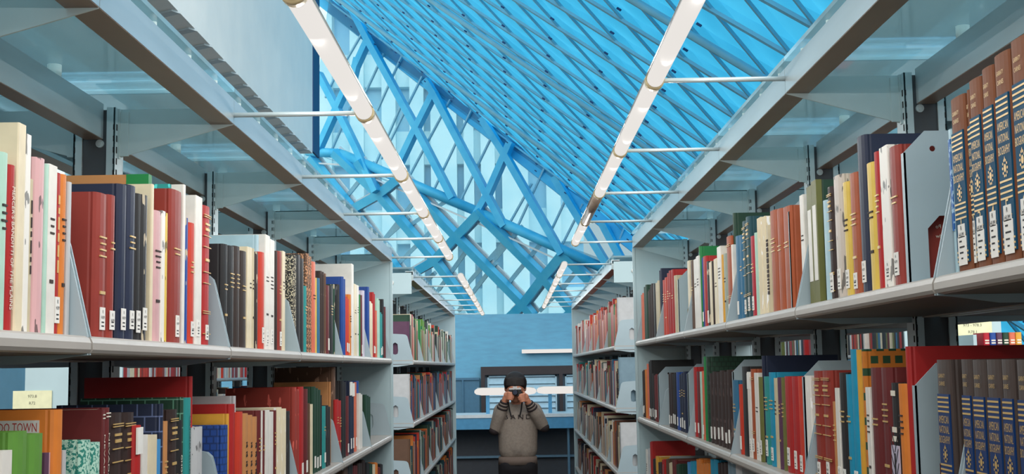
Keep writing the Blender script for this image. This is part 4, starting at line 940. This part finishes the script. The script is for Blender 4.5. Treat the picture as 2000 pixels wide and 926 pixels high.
# labels: say what stands on either side; if that is not unique, count along the shelf
NUM = 'first second third fourth fifth sixth seventh eighth ninth tenth eleventh twelfth thirteenth fourteenth fifteenth sixteenth seventeenth eighteenth nineteenth twentieth'.split()
rows_ = {}
for b in BOOKS: rows_.setdefault(b[3], []).append(b)
cand = {}; info = []
for key, lst in rows_.items():
    lst.sort(key=lambda b: b[0].location.y); perbay = {}
    for n, (o, ph, ex, _, bay) in enumerate(lst):
        perbay[bay] = perbay.get(bay, 0)+1; c = ph.split()[-1] if ph.split()[-1] not in ('green', 'brown', 'blue', 'teal') else ' '.join(ph.split()[-2:]) if len(ph.split()) > 1 and ph.split()[-2] not in ('thin', 'thick', 'tall', 'short') else ph.split()[-1]
        info.append([o, ph, ex, key, bay, perbay[bay], c, n, lst])
def short(ph): return ' '.join(w for w in ph.split() if w not in ('thin', 'thick', 'tall', 'short'))
for it in info:
    o, ph, ex, key, bay, k, c, n, lst = it
    prev = short(lst[n-1][1]) if n else None; nxt = short(lst[n+1][1]) if n+1 < len(lst) else None
    if prev and nxt: l = '%s book between %s and %s ones, %s' % (ph, prev, nxt, KEYS[key])
    else: l = '%s book at the %s end, %s' % (ph, 'near' if not prev else 'far', KEYS[key])
    if len(l.split())+len(ex.split()) <= 16 and ex: l = l.replace(' book ', ' book %s ' % ex, 1)
    it.append(l); cand[l] = cand.get(l, 0)+1
for it in info:
    o, ph, ex, key, bay, k, c, n, lst, l = it
    if cand[l] > 1 or len(l.split()) > 16:
        far = key[0] == 'F'; b0 = min(b[4] for b in lst)
        if len(l.split()) > 16 or True: pass
        l = '%s book, %s in %s bay, %s' % (ph, NUM[k-1], NUM[bay-b0], KEYS[key])
    tag(o, l, 'book', 'books on the '+KEYS[key])

# ------------------------------------------------------------------ the person with the camera
def chain(mb, pts, n=14):
    for (a, ra), (b, rb) in zip(pts, pts[1:]):
        mb.tube(a, b, ra, rb, n=n); mb.ball(a, ra, nu=n); mb.ball(b, rb, nu=n)
def remesh(o, vox, sm=4):
    m = o.modifiers.new('fuse', 'REMESH'); m.mode = 'VOXEL'; m.voxel_size = vox; m.use_smooth_shade = True
    s = o.modifiers.new('smooth', 'SMOOTH'); s.iterations = sm; s.factor = .5
PY = 11.0
SKIN = mat('skin', (206, 140, 112), .55, scale=20); HAIR = mat('black_hair', (14, 11, 12), .7, scale=90, rgb2=(30, 22, 22), stretch=(6, 6, 1)); KNIT = mat('grey_knit', (136, 126, 118), .9, scale=60, rgb2=(152, 142, 132)); CUFF = mat('dark_knit', (52, 44, 46), .85)
JEAN = mat('dark_trousers', (32, 31, 36), .85); SHOE = mat('black_shoe', (30, 30, 32), .5)
PR = tag(empty('person', (.02, PY, 0)), 'person in a grey sweater and black trousers raising a camera to the face', 'person')
# local frame: x right in the picture, y away from the viewer, z up; the person faces -y
EL = (-.185, -.07, 1.235); ER = (.215, -.07, 1.255); HL = (-.098, -.17, 1.49); HR = (.088, -.18, 1.47); SL = (-.135, .02, 1.375); SR = (.145, .02, 1.375)
mb = MB()
chain(mb, [((0, 0, .95), .085), ((0, 0, 1.10), .085), ((0, 0, 1.30), .095), ((0, -.01, 1.42), .055), ((0, -.03, 1.50), .052)])
for S_, E_, H_ in ((SL, EL, HL), (SR, ER, HR)):
    chain(mb, [((0, 0, 1.36), .07), (S_, .052), (E_, .042), ((H_[0]*.85+E_[0]*.15, H_[1]*.85+E_[1]*.15, H_[2]*.85+E_[2]*.15), .027), (H_, .026)])
for sg in (-1, 1):
    chain(mb, [((sg*.07, 0, .93), .095), ((sg*.085, 0, .50), .062), ((sg*.09, .01, .30), .055), ((sg*.095, .03, .08), .036), ((sg*.10, -.10, .035), .032)])
HC = (-.012, -.055, 1.585)
mb.ball(HC, .105, (.80, .95, 1.12), 24, 16); mb.ball((HC[0], HC[1]-.03, 1.51), .062, (.85, .95, 1.0), 18, 12)
mb.tube((HC[0], HC[1]-.095, 1.575), (HC[0], HC[1]-.118, 1.548), .010, .014); mb.ball((HC[0], HC[1]-.112, 1.547), .015)
for sg in (-1, 1):
    mb.ball((HC[0]+sg*.086, HC[1]+.01, 1.57), .026, (.4, .7, 1.1)); mb.ball((HC[0]+sg*.032, HC[1]-.083, 1.60), .018, (1.2, .7, .6))
mb.ball((HC[0], HC[1]-.090, 1.518), .018, (1.5, .6, .45))
def hand(H_, sg, up):
    palm = Vector(H_); chain(mb, [(palm+Vector((0, .01, -.02)), .024), (palm+Vector((-sg*.012, -.012, .03)), .027)])
    for k, ln in enumerate((.050, .058, .054, .044)):
        z = .045-.019*k if up else .05-.02*k
        b = palm+Vector((-sg*.012, -.02, z)); k1 = b+Vector((-sg*ln*.30, -.028, .004)); k2 = k1+Vector((-sg*ln*.45, -.008, -.003)); k3 = k2+Vector((-sg*ln*.35, .012, -.004))
        chain(mb, [(b, .0105), (k1, .0098), (k2, .0090), (k3, .0080)], 8)
    b = palm+Vector((-sg*.002, -.004, .0)); chain(mb, [(b, .014), (b+Vector((-sg*.018, -.012, .040 if sg > 0 else -.02)), .0115), (b+Vector((-sg*.026, -.016, .075 if sg > 0 else -.028)), .0095)], 8)
hand(HL, -1, True); hand(HR, 1, False)
bd = mb.build('body', SKIN, PR, smooth=True); remesh(bd, .0065, 3)
# sweater
mb = MB()
chain(mb, [((-.055, .0, 1.05), .112), ((-.05, 0, 1.12), .118), ((-.055, 0, 1.30), .122)], 18); chain(mb, [((.06, .0, 1.05), .112), ((.055, 0, 1.12), .118), ((.06, 0, 1.30), .122)], 18)
chain(mb, [((0, .0, 1.07), .125), ((0, 0, 1.30), .13), ((0, -.005, 1.40), .072)], 18)
for S_, E_, H_ in ((SL, EL, HL), (SR, ER, HR)):
    w = [E_[i]+(H_[i]-E_[i])*.80 for i in range(3)]
    chain(mb, [((S_[0]*.5, 0, 1.36), .085), (S_, .072), (E_, .055), ([E_[i]+(H_[i]-E_[i])*.45 for i in range(3)], .054), (w, .040)])
sw = mb.build('sweater', KNIT, PR, smooth=True); remesh(sw, .009, 5)
for S_, E_, H_ in ((SL, EL, HL), (SR, ER, HR)):
    for f in (.66, .76, .85):
        a = [E_[i]+(H_[i]-E_[i])*f for i in range(3)]; b = [E_[i]+(H_[i]-E_[i])*(f+.045) for i in range(3)]
        mb = MB(); mb.tube(a, b, .050-.012*(f-.66)*5, .048-.012*(f-.66)*5, n=18); mb.build('cuff_band', CUFF, sw, smooth=True)
    mb = MB(); mb.ball((E_[0]*1.07, E_[1]-.004, E_[2]-.022), .052, (.9, .9, .8)); mb.build('elbow_patch', CUFF, sw, smooth=True)
mb = MB(); n = 28
for (z0, z1, r0, r1) in ((.918, .985, 1.04, 1.0),):
    vs = [(math.cos(2*PI*i/n)*.165*r, math.sin(2*PI*i/n)*.122*r, z) for z, r in ((z0, r0), (z1, r1)) for i in range(n)]
    mb.add(vs, [(i, (i+1) % n, (i+1) % n+n, i+n) for i in range(n)]+[tuple(range(n)), tuple(range(n, 2*n))])
mb.build('hem_rib', mat('hem_knit', (120, 106, 98), .9), sw, smooth=True)
mb = MB()
for k, ch in enumerate(('B', 'A', 'N', 'D')):
    xx = -.102+.066*k; put_text(mb, ch, lambda a, b: (xx+a, -.136+abs(xx)*.15, 1.325+b), .040, .044, fill=True)
mb2 = MB(); n0 = len(mb.v)
mb2.v = mb.v+[(v[0], v[1]+.012, v[2]) for v in mb.v]; mb2.f = mb.f+[tuple(i+n0 for i in reversed(f)) for f in mb.f]; mb2.m = [0]*len(mb2.f)
mb2.build('chest_lettering', CUFF, sw)
# trousers, shoes, hair
mb = MB(); chain(mb, [((-.05, 0, .90), .122), ((.05, 0, .90), .122)], 18)
for sg in (-1, 1): chain(mb, [((sg*.068, 0, .90), .105), ((sg*.085, 0, .50), .076), ((sg*.095, .02, .10), .056)], 16)
tr = mb.build('trousers', JEAN, PR, smooth=True); remesh(tr, .012, 3)
for sg in (-1, 1):
    mb = MB(); chain(mb, [((sg*.095, .05, .045), .042), ((sg*.10, -.06, .04), .040), ((sg*.103, -.14, .036), .034)]); mb.box((sg*.10-.045, -.17, .0), (sg*.10+.045, .09, .022)); mb.build('shoe', SHOE, PR, smooth=True)
mb = MB(); mb.ball((HC[0], HC[1]+.012, 1.615), .112, (.90, .98, .92), 26, 16)
rnd = random.Random(5)
for k in range(60):
    a = rnd.uniform(0, 2*PI); e_ = rnd.uniform(.15, 1.3); p = Vector((HC[0]+math.cos(a)*math.cos(e_)*.090, HC[1]+.012+math.sin(a)*math.cos(e_)*.100, 1.612+math.sin(e_)*.098))
    q = p+Vector((math.cos(a)*.008, math.sin(a)*.008, -.03)); mb.tube(p, q, .014, .006, n=6)
for k in range(9):
    x_ = -.064+.016*k; mb.tube((HC[0]+x_, HC[1]-.068, 1.66), (HC[0]+x_*1.15, HC[1]-.100+abs(x_)*.35, 1.590), .020, .009, n=7)
hr = mb.build('hair', HAIR, PR, smooth=True); remesh(hr, .006, 2)
# camera held to the eye
CMB = mat('camera_black', (28, 28, 30), .4); CM = tag(empty('camera', (.005, PY-.185, 1.545)), 'small silver topped camera held up to the face by the person in grey', 'camera')
mb = MB(); mb.box((-.055, -.015, -.035), (.055, .02, .018)); mb.build('camera_body', CMB, CM)
mb = MB(); mb.box((-.052, -.016, .018), (.052, .02, .030)); mb.box((-.018, -.02, .03), (.018, .018, .044)); mb.tube((.038, 0, .03), (.038, 0, .037), .008); mb.build('top_plate', mat('camera_silver', (205, 205, 205), .3, .6), CM)
mb = MB(); mb.tube((0, -.015, -.006), (0, -.055, -.006), .027, .025, n=20); mb.build('lens', CMB, CM, smooth=True); mb = MB(); mb.tube((0, -.0545, -.006), (0, -.0565, -.006), .020, n=20); mb.build('lens_glass', mat('lens_glass', (60, 64, 80), .1), CM)
mb = MB()
for sg in (-1, 1):
    pts = [(sg*.055, .0, .0), (sg*.062, .02, -.07), (sg*.05, .04, -.16), (sg*.035, .045, -.215)]
    for a, b in zip(pts, pts[1:]): mb.bar(a, b, .012, .003, up=(0, 1, 0))
mb.build('neck_strap', CMB, CM)
